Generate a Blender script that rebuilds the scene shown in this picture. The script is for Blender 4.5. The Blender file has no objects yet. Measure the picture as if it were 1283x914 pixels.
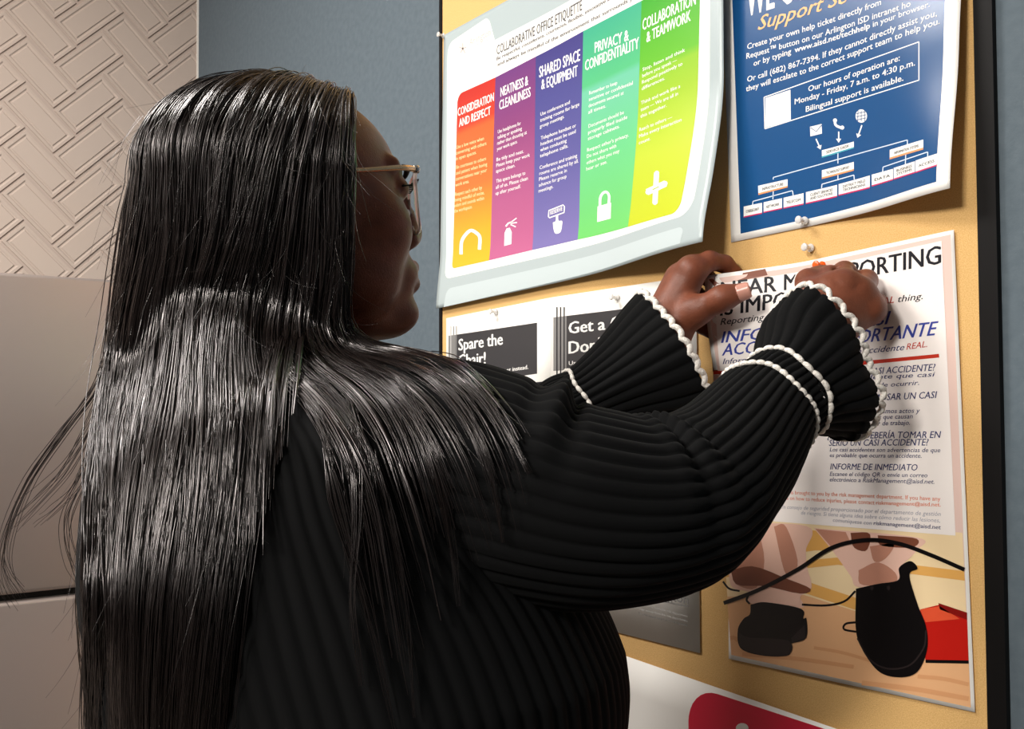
import bpy, math, random
import numpy as np
from mathutils import Vector, Matrix
from mathutils.bvhtree import BVHTree

# ------------------------------------------------------------------ camera, world, lights, exposure
scene = bpy.context.scene
COL = scene.collection
W, HPX, FPX = 1283, 914, 1230.0
CX, CY = 641.5, 457.0
CAM = np.array([0.0, -0.8505, 1.40])
RM = np.array([[0.59041769, 0.04977454, -0.80556157],
               [0.80700891, -0.02158971, 0.59014448],
               [-0.01198233, 0.99852711, 0.05291544]])     # rows: world axes in (right, up, forward)
cd = bpy.data.cameras.new('camera')
cam = bpy.data.objects.new('camera', cd); COL.objects.link(cam)
cd.sensor_fit = 'HORIZONTAL'; cd.sensor_width = 36.0; cd.lens = 36.0 * FPX / W
cd.clip_start = 0.02; cd.clip_end = 60
r_, u_, f_ = RM[:, 0], RM[:, 1], RM[:, 2]
r_ = r_ / np.linalg.norm(r_); f_ = f_ - r_ * (f_ @ r_); f_ /= np.linalg.norm(f_); u_ = np.cross(r_, f_)
cam.matrix_world = Matrix(((r_[0], u_[0], -f_[0], CAM[0]), (r_[1], u_[1], -f_[1], CAM[1]),
                           (r_[2], u_[2], -f_[2], CAM[2]), (0, 0, 0, 1)))
RM = np.stack([r_, u_, f_], axis=1)
scene.camera = cam

wd = bpy.data.worlds.new('room_light'); scene.world = wd; wd.use_nodes = True
bgn = wd.node_tree.nodes['Background']
bgn.inputs[0].default_value = (0.90, 0.86, 0.82, 1); bgn.inputs[1].default_value = 0.055

def area(name, loc, target, size, power, color, size_y=None):
    l = bpy.data.lights.new(name, 'AREA'); l.energy = power; l.color = color; l.size = size
    if size_y: l.shape = 'RECTANGLE'; l.size_y = size_y
    o = bpy.data.objects.new(name, l); COL.objects.link(o); o.location = loc
    d = Vector(target) - Vector(loc); o.rotation_euler = d.to_track_quat('-Z', 'Y').to_euler()
    return o
area('ceiling_lamp_over_head', (-1.35, -1.15, 2.64), (-1.30, -1.05, 0.0), 0.55, 34, (1.0, 0.965, 0.92), 0.55)
area('ceiling_lamp_behind', (-0.85, -2.30, 2.60), (-0.85, -0.3, 1.2), 0.40, 13, (1.0, 0.955, 0.89))
area('ceiling_lamp_right', (0.05, -2.75, 2.62), (-0.5, -0.2, 1.1), 0.50, 92, (1.0, 0.955, 0.89))
area('kitchen_fill', (-1.75, -1.15, 2.60), (-2.3, -0.9, 1.3), 0.35, 5, (1.0, 0.92, 0.86))  # added fill to brighten tiles and refrigerator, no actual lamp known there

scene.view_settings.view_transform = 'Standard'
scene.view_settings.look = 'None'
scene.view_settings.gamma = 1.0
scene.view_settings.use_curve_mapping = False
scene.view_settings.exposure = 0.0

# ------------------------------------------------------------------ helpers
def ray(px, py):
    return RM @ np.array([(px - CX) / FPX, -(py - CY) / FPX, 1.0])
def P(px, py, z):
    """world point seen at a pixel of the photograph, at depth z along the view axis"""
    return CAM + ray(px, py) * z
def proj(p):
    c = RM.T @ (np.asarray(p) - CAM)
    return CX + FPX * c[0] / c[2], CY - FPX * c[1] / c[2], c[2]
def on_wall(px, py, off=0.0):
    r = ray(px, py); t = (-off - CAM[1]) / r[1]
    return CAM + r * t
def lin(c):
    c = np.array(c) / 255.0
    return tuple(np.where(c <= 0.04045, c / 12.92, ((c + 0.055) / 1.055) ** 2.4)) + (1.0,)

MATS = {}
def mat(name, rgb=None, rough=0.6, spec=0.5, metal=0.0, lincol=None, **kw):
    if name in MATS: return MATS[name]
    m = bpy.data.materials.new(name); m.use_nodes = True
    b = m.node_tree.nodes['Principled BSDF']
    b.inputs['Base Color'].default_value = lin(rgb) if rgb is not None else tuple(lincol) + (1.0,)
    b.inputs['Roughness'].default_value = rough
    b.inputs['Specular IOR Level'].default_value = spec
    b.inputs['Metallic'].default_value = metal
    for k, v in kw.items(): b.inputs[k.replace('_', ' ')].default_value = v
    MATS[name] = m
    return m
def noise_mat(m, scale, c1, c2, bump=0.0, bscale=None, detail=3.0, lo=0.35, hi=0.65):
    nt = m.node_tree; b = nt.nodes['Principled BSDF']
    tc = nt.nodes.new('ShaderNodeTexCoord')
    n = nt.nodes.new('ShaderNodeTexNoise'); n.inputs['Scale'].default_value = scale; n.inputs['Detail'].default_value = detail
    nt.links.new(tc.outputs['Object'], n.inputs['Vector'])
    cr = nt.nodes.new('ShaderNodeValToRGB'); cr.color_ramp.elements[0].position = lo; cr.color_ramp.elements[1].position = hi
    cr.color_ramp.elements[0].color = c1; cr.color_ramp.elements[1].color = c2
    nt.links.new(n.outputs['Fac'], cr.inputs['Fac']); nt.links.new(cr.outputs['Color'], b.inputs['Base Color'])
    if bump:
        n2 = nt.nodes.new('ShaderNodeTexNoise'); n2.inputs['Scale'].default_value = bscale or scale
        nt.links.new(tc.outputs['Object'], n2.inputs['Vector'])
        bp = nt.nodes.new('ShaderNodeBump'); bp.inputs['Strength'].default_value = bump; bp.inputs['Distance'].default_value = 0.002
        nt.links.new(n2.outputs['Fac'], bp.inputs['Height']); nt.links.new(bp.outputs['Normal'], b.inputs['Normal'])
    return m
def ramp_mat(name, stops, rough=0.5):
    """printed colour gradient running down a panel (bottom to top of its own bounding box)"""
    m = mat(name, (255, 255, 255), rough, 0.3)
    nt = m.node_tree; b = nt.nodes['Principled BSDF']
    tc = nt.nodes.new('ShaderNodeTexCoord'); sp = nt.nodes.new('ShaderNodeSeparateXYZ')
    nt.links.new(tc.outputs['Generated'], sp.inputs[0])
    cr = nt.nodes.new('ShaderNodeValToRGB'); e = cr.color_ramp.elements
    e[0].position, e[0].color = stops[0][0], lin(stops[0][1])
    e[1].position, e[1].color = stops[-1][0], lin(stops[-1][1])
    for p, c in stops[1:-1]:
        x = e.new(p); x.color = lin(c)
    nt.links.new(sp.outputs['Z'], cr.inputs['Fac']); nt.links.new(cr.outputs['Color'], b.inputs['Base Color'])
    return m

def tag(o, label=None, cat=None, group=None, kind=None):
    if label: o['label'] = label
    if cat: o['category'] = cat
    if group: o['group'] = group
    if kind: o['kind'] = kind
    return o
LOC = {}
def empty(name, loc, label=None, cat=None, group=None):
    o = bpy.data.objects.new(name, None); COL.objects.link(o); o.location = tuple(loc); o.empty_display_size = 0.05
    LOC[o.name] = np.array(loc, float)
    return tag(o, label, cat, group)
def mesh_obj(name, V, F, m, parent=None, smooth=False, matidx=None, origin=None):
    """V in world coordinates, F list of faces; one mesh object"""
    V = np.asarray(V, float)
    base = LOC[parent.name] if parent is not None else (np.zeros(3) if origin is None else np.asarray(origin, float))
    me = bpy.data.meshes.new(name)
    if isinstance(F, np.ndarray):
        n, k = F.shape
        me.vertices.add(len(V)); me.vertices.foreach_set('co', (V - base).astype(np.float32).ravel())
        me.loops.add(n * k); me.loops.foreach_set('vertex_index', F.astype(np.int32).ravel())
        me.polygons.add(n); me.polygons.foreach_set('loop_start', np.arange(0, n * k, k, dtype=np.int32))
        me.polygons.foreach_set('loop_total', np.full(n, k, np.int32))
        me.update(calc_edges=True); me.validate()
    else:
        me.from_pydata([tuple(v) for v in (V - base)], [], F); me.update()
    ms = m if isinstance(m, (list, tuple)) else [m]
    for x in ms: me.materials.append(x)
    if matidx is not None: me.polygons.foreach_set('material_index', np.asarray(matidx, np.int32))
    if smooth: me.polygons.foreach_set('use_smooth', np.ones(len(me.polygons), bool))
    o = bpy.data.objects.new(name, me); COL.objects.link(o)
    if parent is not None:
        o.parent = parent; LOC[o.name] = base
    else:
        o.location = tuple(base); LOC[o.name] = base
    return o
class MB:
    """collects shapes for ONE mesh"""
    def __init__(s): s.V = []; s.F = []; s.M = []
    def add(s, V, F, mi=0):
        b = len(s.V); s.V += [tuple(v) for v in V]; s.F += [tuple(i + b for i in f) for f in F]; s.M += [mi] * len(F)
        return s
    def box(s, lo, hi, mi=0, bev=0.0):
        x0, y0, z0 = lo; x1, y1, z1 = hi
        if bev <= 0:
            V = [(x, y, z) for x in (x0, x1) for y in (y0, y1) for z in (z0, z1)]
            return s.add(V, [(0, 1, 3, 2), (4, 6, 7, 5), (0, 4, 5, 1), (2, 3, 7, 6), (0, 2, 6, 4), (1, 5, 7, 3)], mi)
        import bmesh
        bm = bmesh.new(); bmesh.ops.create_cube(bm, size=1)
        for v in bm.verts: v.co = Vector(((x0 + x1) / 2 + v.co.x * (x1 - x0), (y0 + y1) / 2 + v.co.y * (y1 - y0), (z0 + z1) / 2 + v.co.z * (z1 - z0)))
        bmesh.ops.bevel(bm, geom=list(bm.edges), offset=bev, segments=3, profile=0.5, affect='EDGES')
        bm.verts.index_update()
        s.add([tuple(v.co) for v in bm.verts], [tuple(v.index for v in f.verts) for f in bm.faces], mi); bm.free()
        return s
    def tube(s, pts, rad, n=8, mi=0, cap=True):
        V, F = tube(pts, rad, n, cap); return s.add(V, F, mi)
    def lathe(s, prof, o, ax, n=20, mi=0):
        ax = np.asarray(ax, float); ax /= np.linalg.norm(ax)
        t = np.cross(ax, (0, 0, 1.0) if abs(ax[2]) < .9 else (1.0, 0, 0)); t /= np.linalg.norm(t); b = np.cross(ax, t)
        V = []; F = []
        for (h, r) in prof:
            for k in range(n):
                a = 2 * math.pi * k / n
                V.append(np.asarray(o) + ax * h + (t * math.cos(a) + b * math.sin(a)) * r)
        for i in range(len(prof) - 1):
            for k in range(n):
                F.append((i * n + k, i * n + (k + 1) % n, (i + 1) * n + (k + 1) % n, (i + 1) * n + k))
        F.append(tuple(range(n))[::-1]); F.append(tuple(range((len(prof) - 1) * n, len(prof) * n)))
        return s.add(V, F, mi)
    def build(s, name, m, parent=None, smooth=False, origin=None):
        return mesh_obj(name, s.V, s.F, m, parent, smooth, s.M, origin)
def frames(pts, up=None):
    pts = np.asarray(pts, float); n = len(pts)
    T = np.gradient(pts, axis=0); T /= np.linalg.norm(T, axis=1)[:, None] + 1e-12
    A = np.zeros_like(pts)
    a = np.array((0, 0, 1.0)) if up is None else np.asarray(up, float)
    if abs(a @ T[0]) > .95: a = np.array((1.0, 0, 0))
    for i in range(n):
        a = a - T[i] * (a @ T[i]); a /= np.linalg.norm(a) + 1e-12; A[i] = a
    return T, A, np.cross(T, A)
def tube(pts, rad, n=8, cap=True):
    pts = np.asarray(pts, float); rad = np.broadcast_to(np.asarray(rad, float), (len(pts),))
    T, A, B = frames(pts); th = np.arange(n) * 2 * math.pi / n
    V = (pts[:, None] + rad[:, None, None] * (np.cos(th)[None, :, None] * A[:, None] + np.sin(th)[None, :, None] * B[:, None])).reshape(-1, 3)
    F = [(i * n + k, i * n + (k + 1) % n, (i + 1) * n + (k + 1) % n, (i + 1) * n + k) for i in range(len(pts) - 1) for k in range(n)]
    if cap: F += [tuple(range(n))[::-1], tuple(range((len(pts) - 1) * n, len(pts) * n))]
    return list(V), F
def spline(pts, m):
    """Catmull-Rom through pts (any dimension), m samples"""
    p = np.asarray(pts, float); n = len(p)
    t = np.linspace(0, n - 1, m); i = np.minimum(t.astype(int), n - 2); u = (t - i)[:, None]
    q = np.vstack([2 * p[0] - p[1], p, 2 * p[-1] - p[-2]])
    a, b, c, d = q[i], q[i + 1], q[i + 2], q[i + 3]
    return 0.5 * (2 * b + (c - a) * u + (2 * a - 5 * b + 4 * c - d) * u * u + (3 * b - a - 3 * c + d) * u ** 3)

# ---- signed-distance modelling
class SDF:
    def __init__(s, lo, hi, h):
        s.lo = np.array(lo, float); s.h = h
        s.n = np.ceil((np.array(hi) - s.lo) / h).astype(int) + 1
        s.F = np.full(s.n, 0.06, np.float32)
        s.ax = [s.lo[i] + np.arange(s.n[i]) * h for i in range(3)]
    def sub(s, lo, hi, pad):
        i0 = np.clip(np.floor((np.asarray(lo) - pad - s.lo) / s.h).astype(int), 0, s.n)
        i1 = np.clip(np.ceil((np.asarray(hi) + pad - s.lo) / s.h).astype(int) + 1, 0, s.n)
        sl = tuple(slice(a, b) for a, b in zip(i0, i1))
        X = s.ax[0][sl[0]][:, None, None]; Y = s.ax[1][sl[1]][None, :, None]; Z = s.ax[2][sl[2]][None, None, :]
        return sl, X, Y, Z
    def blend(s, sl, d, k, op):
        F = s.F[sl]
        if F.size == 0: return
        d = d.astype(np.float32)
        if op == 'add':
            h = np.clip(0.5 + 0.5 * (F - d) / k, 0, 1); s.F[sl] = F * (1 - h) + d * h - k * h * (1 - h)
        else:
            h = np.clip(0.5 - 0.5 * (F + d) / k, 0, 1); s.F[sl] = F * (1 - h) - d * h + k * h * (1 - h)
    def cap(s, a, b, ra, rb, k=0.01, op='add'):
        a = np.asarray(a, float); b = np.asarray(b, float); R = max(ra, rb)
        sl, X, Y, Z = s.sub(np.minimum(a, b) - R, np.maximum(a, b) + R, k + .012)
        ba = b - a; L = ba @ ba + 1e-12
        t = np.clip(((X - a[0]) * ba[0] + (Y - a[1]) * ba[1] + (Z - a[2]) * ba[2]) / L, 0, 1)
        d = np.sqrt((X - a[0] - t * ba[0]) ** 2 + (Y - a[1] - t * ba[1]) ** 2 + (Z - a[2] - t * ba[2]) ** 2) - (ra + (rb - ra) * t)
        s.blend(sl, d, k, op)
    def chain(s, pts, k=0.006, op='add'):
        for p, q in zip(pts[:-1], pts[1:]): s.cap(p[0], q[0], p[1], q[1], k, op)
    def ell(s, c, r, M=None, k=0.01, op='add'):
        c = np.asarray(c, float); r = np.asarray(r, float); M = np.eye(3) if M is None else M   # columns: local axes
        ext = np.sqrt(((M * r[None, :]) ** 2).sum(1))
        sl, X, Y, Z = s.sub(c - ext, c + ext, k + .012)
        dx, dy, dz = X - c[0], Y - c[1], Z - c[2]
        q = [(dx * M[0, i] + dy * M[1, i] + dz * M[2, i]) for i in range(3)]
        k0 = np.sqrt(sum((q[i] / r[i]) ** 2 for i in range(3))); k1 = np.sqrt(sum((q[i] / r[i] ** 2) ** 2 for i in range(3))) + 1e-9
        s.blend(sl, k0 * (k0 - 1) / k1, k, op)
    def mesh(s):
        F = s.F; ins = F < 0; n = np.array(F.shape)
        c = np.zeros(n - 1, np.int8)
        for dx in (0, 1):
            for dy in (0, 1):
                for dz in (0, 1): c += ins[dx:n[0] - 1 + dx, dy:n[1] - 1 + dy, dz:n[2] - 1 + dz]
        act = (c > 0) & (c < 8); idx = np.argwhere(act)
        num = np.full(act.shape, -1, np.int64); num[act] = np.arange(len(idx))
        S = np.zeros((len(idx), 3)); C = np.zeros(len(idx))
        cor = [(a, b, d) for a in (0, 1) for b in (0, 1) for d in (0, 1)]
        for p in cor:
            for ax in range(3):
                if p[ax]: continue
                q = list(p); q[ax] = 1
                fa = F[idx[:, 0] + p[0], idx[:, 1] + p[1], idx[:, 2] + p[2]]; fb = F[idx[:, 0] + q[0], idx[:, 1] + q[1], idx[:, 2] + q[2]]
                m = (fa < 0) != (fb < 0); t = fa[m] / (fa[m] - fb[m])
                v = np.tile(np.array(p, float), (m.sum(), 1)); v[:, ax] = t
                S[m] += v; C[m] += 1
        V = s.lo + (idx + S / C[:, None]) * s.h
        Q = []
        for ax in range(3):
            u, w = (ax + 1) % 3, (ax + 2) % 3
            a = [slice(1, n[i] - 1) for i in range(3)]; b = [slice(1, n[i] - 1) for i in range(3)]
            a[ax] = slice(0, n[ax] - 1); b[ax] = slice(1, n[ax])
            ia, ib = ins[tuple(a)], ins[tuple(b)]
            e = np.argwhere(ia != ib); 
            if len(e) == 0: continue
            flip = ia[e[:, 0], e[:, 1], e[:, 2]]
            g = e.copy()
            for i in range(3):
                if i != ax: g[:, i] += 1
            def cell(du, dw):
                h = g.copy(); h[:, u] -= du; h[:, w] -= dw
                return num[h[:, 0], h[:, 1], h[:, 2]]
            q = np.stack([cell(1, 1), cell(0, 1), cell(0, 0), cell(1, 0)], 1)
            q[~flip] = q[~flip][:, ::-1]; Q.append(q)
        return V, np.concatenate(Q)
# ------------------------------------------------------------------ the room
M_paint = noise_mat(mat('wall_paint', (90, 101, 109), 0.75, 0.2), 90, lin((86, 97, 105)), lin((92, 103, 111)), 0.08, 350)
M_floor = noise_mat(mat('floor_vinyl', (120, 112, 104), 0.6, 0.3), 25, lin((112, 104, 97)), lin((128, 120, 112)))
M_ceil = mat('ceiling_white', (225, 223, 218), 0.9, 0.1)
M_tile = mat('tile_glaze', (186, 170, 159), 0.22, 0.5)
M_grout = mat('grout', (176, 160, 150), 0.8, 0.2)
XT = -2.556
def slab(name, lo, hi, m):
    o = MB().box(lo, hi).build(name, m); tag(o, kind='structure'); return o
slab('floor', (XT - .12, -3.6, -0.1), (1.7, 0.12, 0.0), M_floor)
slab('ceiling', (XT - .12, -3.6, 2.72), (1.7, 0.12, 2.8), M_ceil)
slab('wall_front', (XT, 0.0, 0.0), (1.7, 0.12, 2.72), M_paint)
# tiled wall: herringbone of raised, bevelled rectangles set into the wall
wl_ = MB().box((XT - .12, -3.6, 0.0), (XT - 0.0045, 0.12, 2.72), 0)
TL_, TW_, G_ = 0.158, 0.0735, 0.0028
def clip_poly(poly, axis, lim, keep_less):
    out = []
    for i in range(len(poly)):
        p, q = poly[i], poly[(i + 1) % len(poly)]
        ip = (p[axis] <= lim) == keep_less or p[axis] == lim; iq = (q[axis] <= lim) == keep_less or q[axis] == lim
        if ip: out.append(p)
        if ip != iq:
            t = (lim - p[axis]) / (q[axis] - p[axis]); out.append(tuple(p[k] + t * (q[k] - p[k]) for k in range(3)))
    return out
c45 = math.sqrt(0.5)
def tile(cx, cz, horiz):
    hw, hh = (TL_ / 2, TW_ / 2) if horiz else (TW_ / 2, TL_ / 2)
    def ring(ins, h): return [(sx * (hw - ins), sz * (hh - ins), h) for sx, sz in ((-1, -1), (1, -1), (1, 1), (-1, 1))]
    rings = [ring(G_ / 2, 0.0), ring(G_ / 2 + .001, .0035), ring(.0085, .0035), ring(.0115, .0012), ring(.0140, .0012), ring(.0160, .0036)]
    quads = []
    for a, b in zip(rings[:-1], rings[1:]):
        for k in range(4): quads.append([a[k], a[(k + 1) % 4], b[(k + 1) % 4], b[k]])
    quads.append(rings[-1])
    for q in quads:
        w = [((cx + p[0]) * c45 - (cz + p[1]) * c45, (cx + p[0]) * c45 + (cz + p[1]) * c45, p[2]) for p in q]
        w = [(XT - .0045 + p[2], p[0] - 0.30, p[1] + 1.77) for p in w]
        w = clip_poly(w, 1, -0.004, True)
        w = clip_poly(w, 2, 2.70, True) if len(w) > 2 else w
        if len(w) > 2: wl_.add([(x, y, z) for x, y, z in w], [tuple(range(len(w)))], 1)
L_, S_ = TL_, TL_ / 2
for i in range(-10, 11):
    for j in range(-10, 11):
        # herringbone lattice: an L of one flat and one upright tile
        bx, bz = i * S_ + j * L_ , i * S_ - j * L_
        for (ox, oz, hz) in ((L_ / 2, S_ / 2, True), (L_ + S_ / 2, -S_ + L_ / 2 + 0 * S_, False)):
            cx, cz = bx + ox, bz + oz
            yy = (cx - cz) * c45 - .30; zz = (cx + cz) * c45 + 1.77
            if -1.15 < yy < 0.12 and 1.35 < zz < 2.55: tile(cx, cz, hz)
wl_.box((XT - .0045, -0.0045, 0.95), (XT + .0012, 0.0, 2.70), 2)
tag(wl_.build('wall_left', [M_grout, M_tile, mat('tile_edge_trim', (232, 226, 218), 0.4)]), kind='structure')

# ------------------------------------------------------------------ refrigerator
M_steel = mat('brushed_steel', (184, 170, 164), 0.36, 0.5, 0.7)
M_dark = mat('dark_gap', (12, 11, 11), 0.6)
fx = -1.80
ft = fx / 1.0
def fridge_z(px, py): r = ray(px, py); t = (fx - CAM[0]) / r[0]; return (CAM + r * t)
ztop = fridge_z(60, 345)[2]; zg0 = fridge_z(60, 741)[2]; zg1 = fridge_z(60, 750)[2]
fr = empty('refrigerator', (fx - .34, -0.74, 0.0), 'stainless steel refrigerator standing in front of the tiled wall', 'refrigerator')
MB().box((fx - .70, -1.10, .03), (fx - .06, -.36, ztop - .012), 0, .006).build('cabinet', mat('fridge_side', (96, 92, 90), 0.5), fr)
MB().box((fx - .055, -1.11, zg0), (fx, -.35, ztop), 0, .007).build('freezer_door', M_steel, fr, True)
MB().box((fx - .055, -1.11, .10), (fx, -.35, zg1), 0, .007).build('fresh_food_door', M_steel, fr, True)
MB().box((fx - .06, -1.10, zg1 - .01), (fx - .022, -.36, zg0 + .01)).build('door_gasket', M_dark, fr)
MB().box((fx - .62, -1.08, 0.0), (fx - .03, -.38, .09)).build('kick_plate', M_dark, fr)
hp = MB()
hp.tube([(fx, -1.05, 1.14), (fx + .045, -1.05, 1.16), (fx + .045, -1.05, 1.50), (fx, -1.05, 1.52)], .011, 10); hp.build('handle', M_steel, fr, True)
hp = MB()
hp.tube([(fx, -1.05, .55), (fx + .045, -1.05, .57), (fx + .045, -1.05, .98), (fx, -1.05, 1.0)], .011, 10); hp.build('handle', M_steel, fr, True)

# ------------------------------------------------------------------ the cork board
M_cork = noise_mat(mat('cork', (214, 172, 112), 0.85, 0.15), 900, lin((204, 160, 98)), lin((226, 186, 126)), 0.25, 1400, 2.0, 0.3, 0.7)
M_frame = mat('black_frame', (14, 12, 12), 0.55, 0.15)
BT, BB = 2.30, 0.60
def board_x(px0, py0, px1, py1, z):
    a, b = on_wall(px0, py0), on_wall(px1, py1)
    return a[0] + (b[0] - a[0]) * (z - a[2]) / (b[2] - a[2])
xl = lambda z: board_x(555.5, 0, 555.5, 430, z)
xr = lambda z: board_x(1224, 0, 1242.5, 914, z)
cb = empty('notice_board', ((-0.9), -0.006, 1.4), 'tan cork notice board in a thin black frame on the blue grey wall', 'notice board')
def quad_prism(mb, q, y0, y1):
    V = [(x, y0, z) for x, z in q] + [(x, y1, z) for x, z in q]
    mb.add(V, [(0, 1, 2, 3), (7, 6, 5, 4)] + [(k, k + 4, (k + 1) % 4 + 4, (k + 1) % 4) for k in range(4)])
m_ = MB(); quad_prism(m_, [(xl(BB), BB), (xr(BB), BB), (xr(BT), BT), (xl(BT), BT)], -0.0015, -0.001); m_.build('cork_panel', M_cork, cb)
m_ = MB(); wdt, dep = .017, .012
quad_prism(m_, [(xl(BB) - wdt * .5, BB), (xl(BB), BB), (xl(BT), BT), (xl(BT) - wdt * .5, BT)], -.003, -.0005)
quad_prism(m_, [(xr(BB), BB), (xr(BB) + wdt, BB), (xr(BT) + wdt, BT), (xr(BT), BT)], -.007, -.0005)
quad_prism(m_, [(xl(BT) - wdt * .5, BT), (xr(BT) + wdt, BT), (xr(BT) + wdt, BT + wdt), (xl(BT) - wdt * .5, BT + wdt)], -dep, -.0005)
quad_prism(m_, [(xl(BB) - wdt * .5, BB - wdt), (xr(BB) + wdt, BB - wdt), (xr(BB) + wdt, BB), (xl(BB) - wdt * .5, BB)], -dep, -.0005)
m_.build('frame', M_frame, cb)

# ------------------------------------------------------------------ printed sheets
GC = {}
def glyphs(s, bold=0.0, shear=0.0):
    key = (s, bold, shear)
    if key in GC: return GC[key]
    cu = bpy.data.curves.new('txt', 'FONT'); cu.body = s; cu.offset = 0.0; cu.shear = shear; cu.resolution_u = 2
    cu.dimensions = '2D'; cu.fill_mode = 'BOTH'
    o = bpy.data.objects.new('txt', cu); COL.objects.link(o)
    dg = bpy.context.evaluated_depsgraph_get(); ev = o.evaluated_get(dg); me = ev.to_mesh()
    V = np.array([v.co[:2] for v in me.vertices]); F = [tuple(p.vertices) for p in me.polygons]
    ev.to_mesh_clear(); bpy.data.objects.remove(o); bpy.data.curves.remove(cu)
    GC[key] = (V, F); return GC[key]
EPS = 0.0001
class Sheet:
    def __init__(s, name, corners, off, label, cat, m, group=None, n=(36, 44)):
        s.off = off; s.lo = np.array([-9, -9.]); s.hi = np.array([9, 9.]); s.box = None
        q = [on_wall(*c) for c in corners]
        x0, x1 = min(p[0] for p in q), max(p[0] for p in q); z0, z1 = min(p[2] for p in q), max(p[2] for p in q)
        s.box = (x0, x1, z0, z1)
        s.q = [s.at(*c) for c in corners]                  # TL TR BR BL in wall coordinates
        X = np.array(s.q); s.root = empty(name, (X[:, 0].mean(), -.002, X[:, 1].mean()), label, cat, group)
        s.panel('sheet', corners, m, 0, n=n, thick=True)
    def o(s, x, z):
        x0, x1, z0, z1 = s.box
        return s.off((x - x0) / (x1 - x0), (z - z0) / (z1 - z0))
    def at(s, px, py):
        d = 0.0
        for _ in range(12):
            p = on_wall(px, py, d); d = 0.5 * d + 0.5 * s.o(p[0], p[2]) if _ else s.o(p[0], p[2])
        return np.array([p[0], p[2]])
    def lift(s, xz, layer):
        xz = np.asarray(xz, float)
        y = np.array([s.o(x, z) for x, z in xz])
        return np.stack([xz[:, 0], -(y + EPS * layer), xz[:, 1]], 1)
    def gridquad(s, corners, n, rnd=(0, 0, 0, 0)):
        tl, tr, br, bl = [s.at(*c) if not isinstance(c, np.ndarray) else c for c in corners]
        nx, nz = n; V = []
        H = np.linalg.norm(tl - bl); Wd = np.linalg.norm(tr - tl)
        ts = np.linspace(0, 1, nz + 1)
        if max(rnd) > 0:
            rr = max(rnd) / H; ts = np.unique(np.concatenate([ts, rr * (1 - np.cos(np.linspace(0, math.pi / 2, 9))), 1 - rr * (1 - np.cos(np.linspace(0, math.pi / 2, 9)))]))
        for t in ts:
            def ins(rt, rb):
                e = 0
                if rt > 0 and t * H < rt: e = rt - math.sqrt(max(0, rt * rt - (rt - t * H) ** 2))
                if rb > 0 and (1 - t) * H < rb: e = rb - math.sqrt(max(0, rb * rb - (rb - (1 - t) * H) ** 2))
                return e / Wd
            a, b = ins(rnd[0], rnd[3]), 1 - ins(rnd[1], rnd[2])
            for k in range(nx + 1):
                u = a + (b - a) * k / nx
                V.append((tl * (1 - u) + tr * u) * (1 - t) + (bl * (1 - u) + br * u) * t)
        nz = len(ts) - 1
        F = [(j * (nx + 1) + i, (j + 1) * (nx + 1) + i, (j + 1) * (nx + 1) + i + 1, j * (nx + 1) + i + 1) for j in range(nz) for i in range(nx)]
        return np.array(V), F
    def panel(s, name, corners, m, layer, n=(10, 12), rnd=(0, 0, 0, 0), thick=False, parent=None):
        V, F = s.gridquad(corners, n, rnd)
        o = mesh_obj(name, s.lift(V, layer), F, m, parent or s.root, True)
        if thick:
            md = o.modifiers.new('paper', 'SOLIDIFY'); md.thickness = 0.0004; md.offset = -1
        return o
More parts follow.
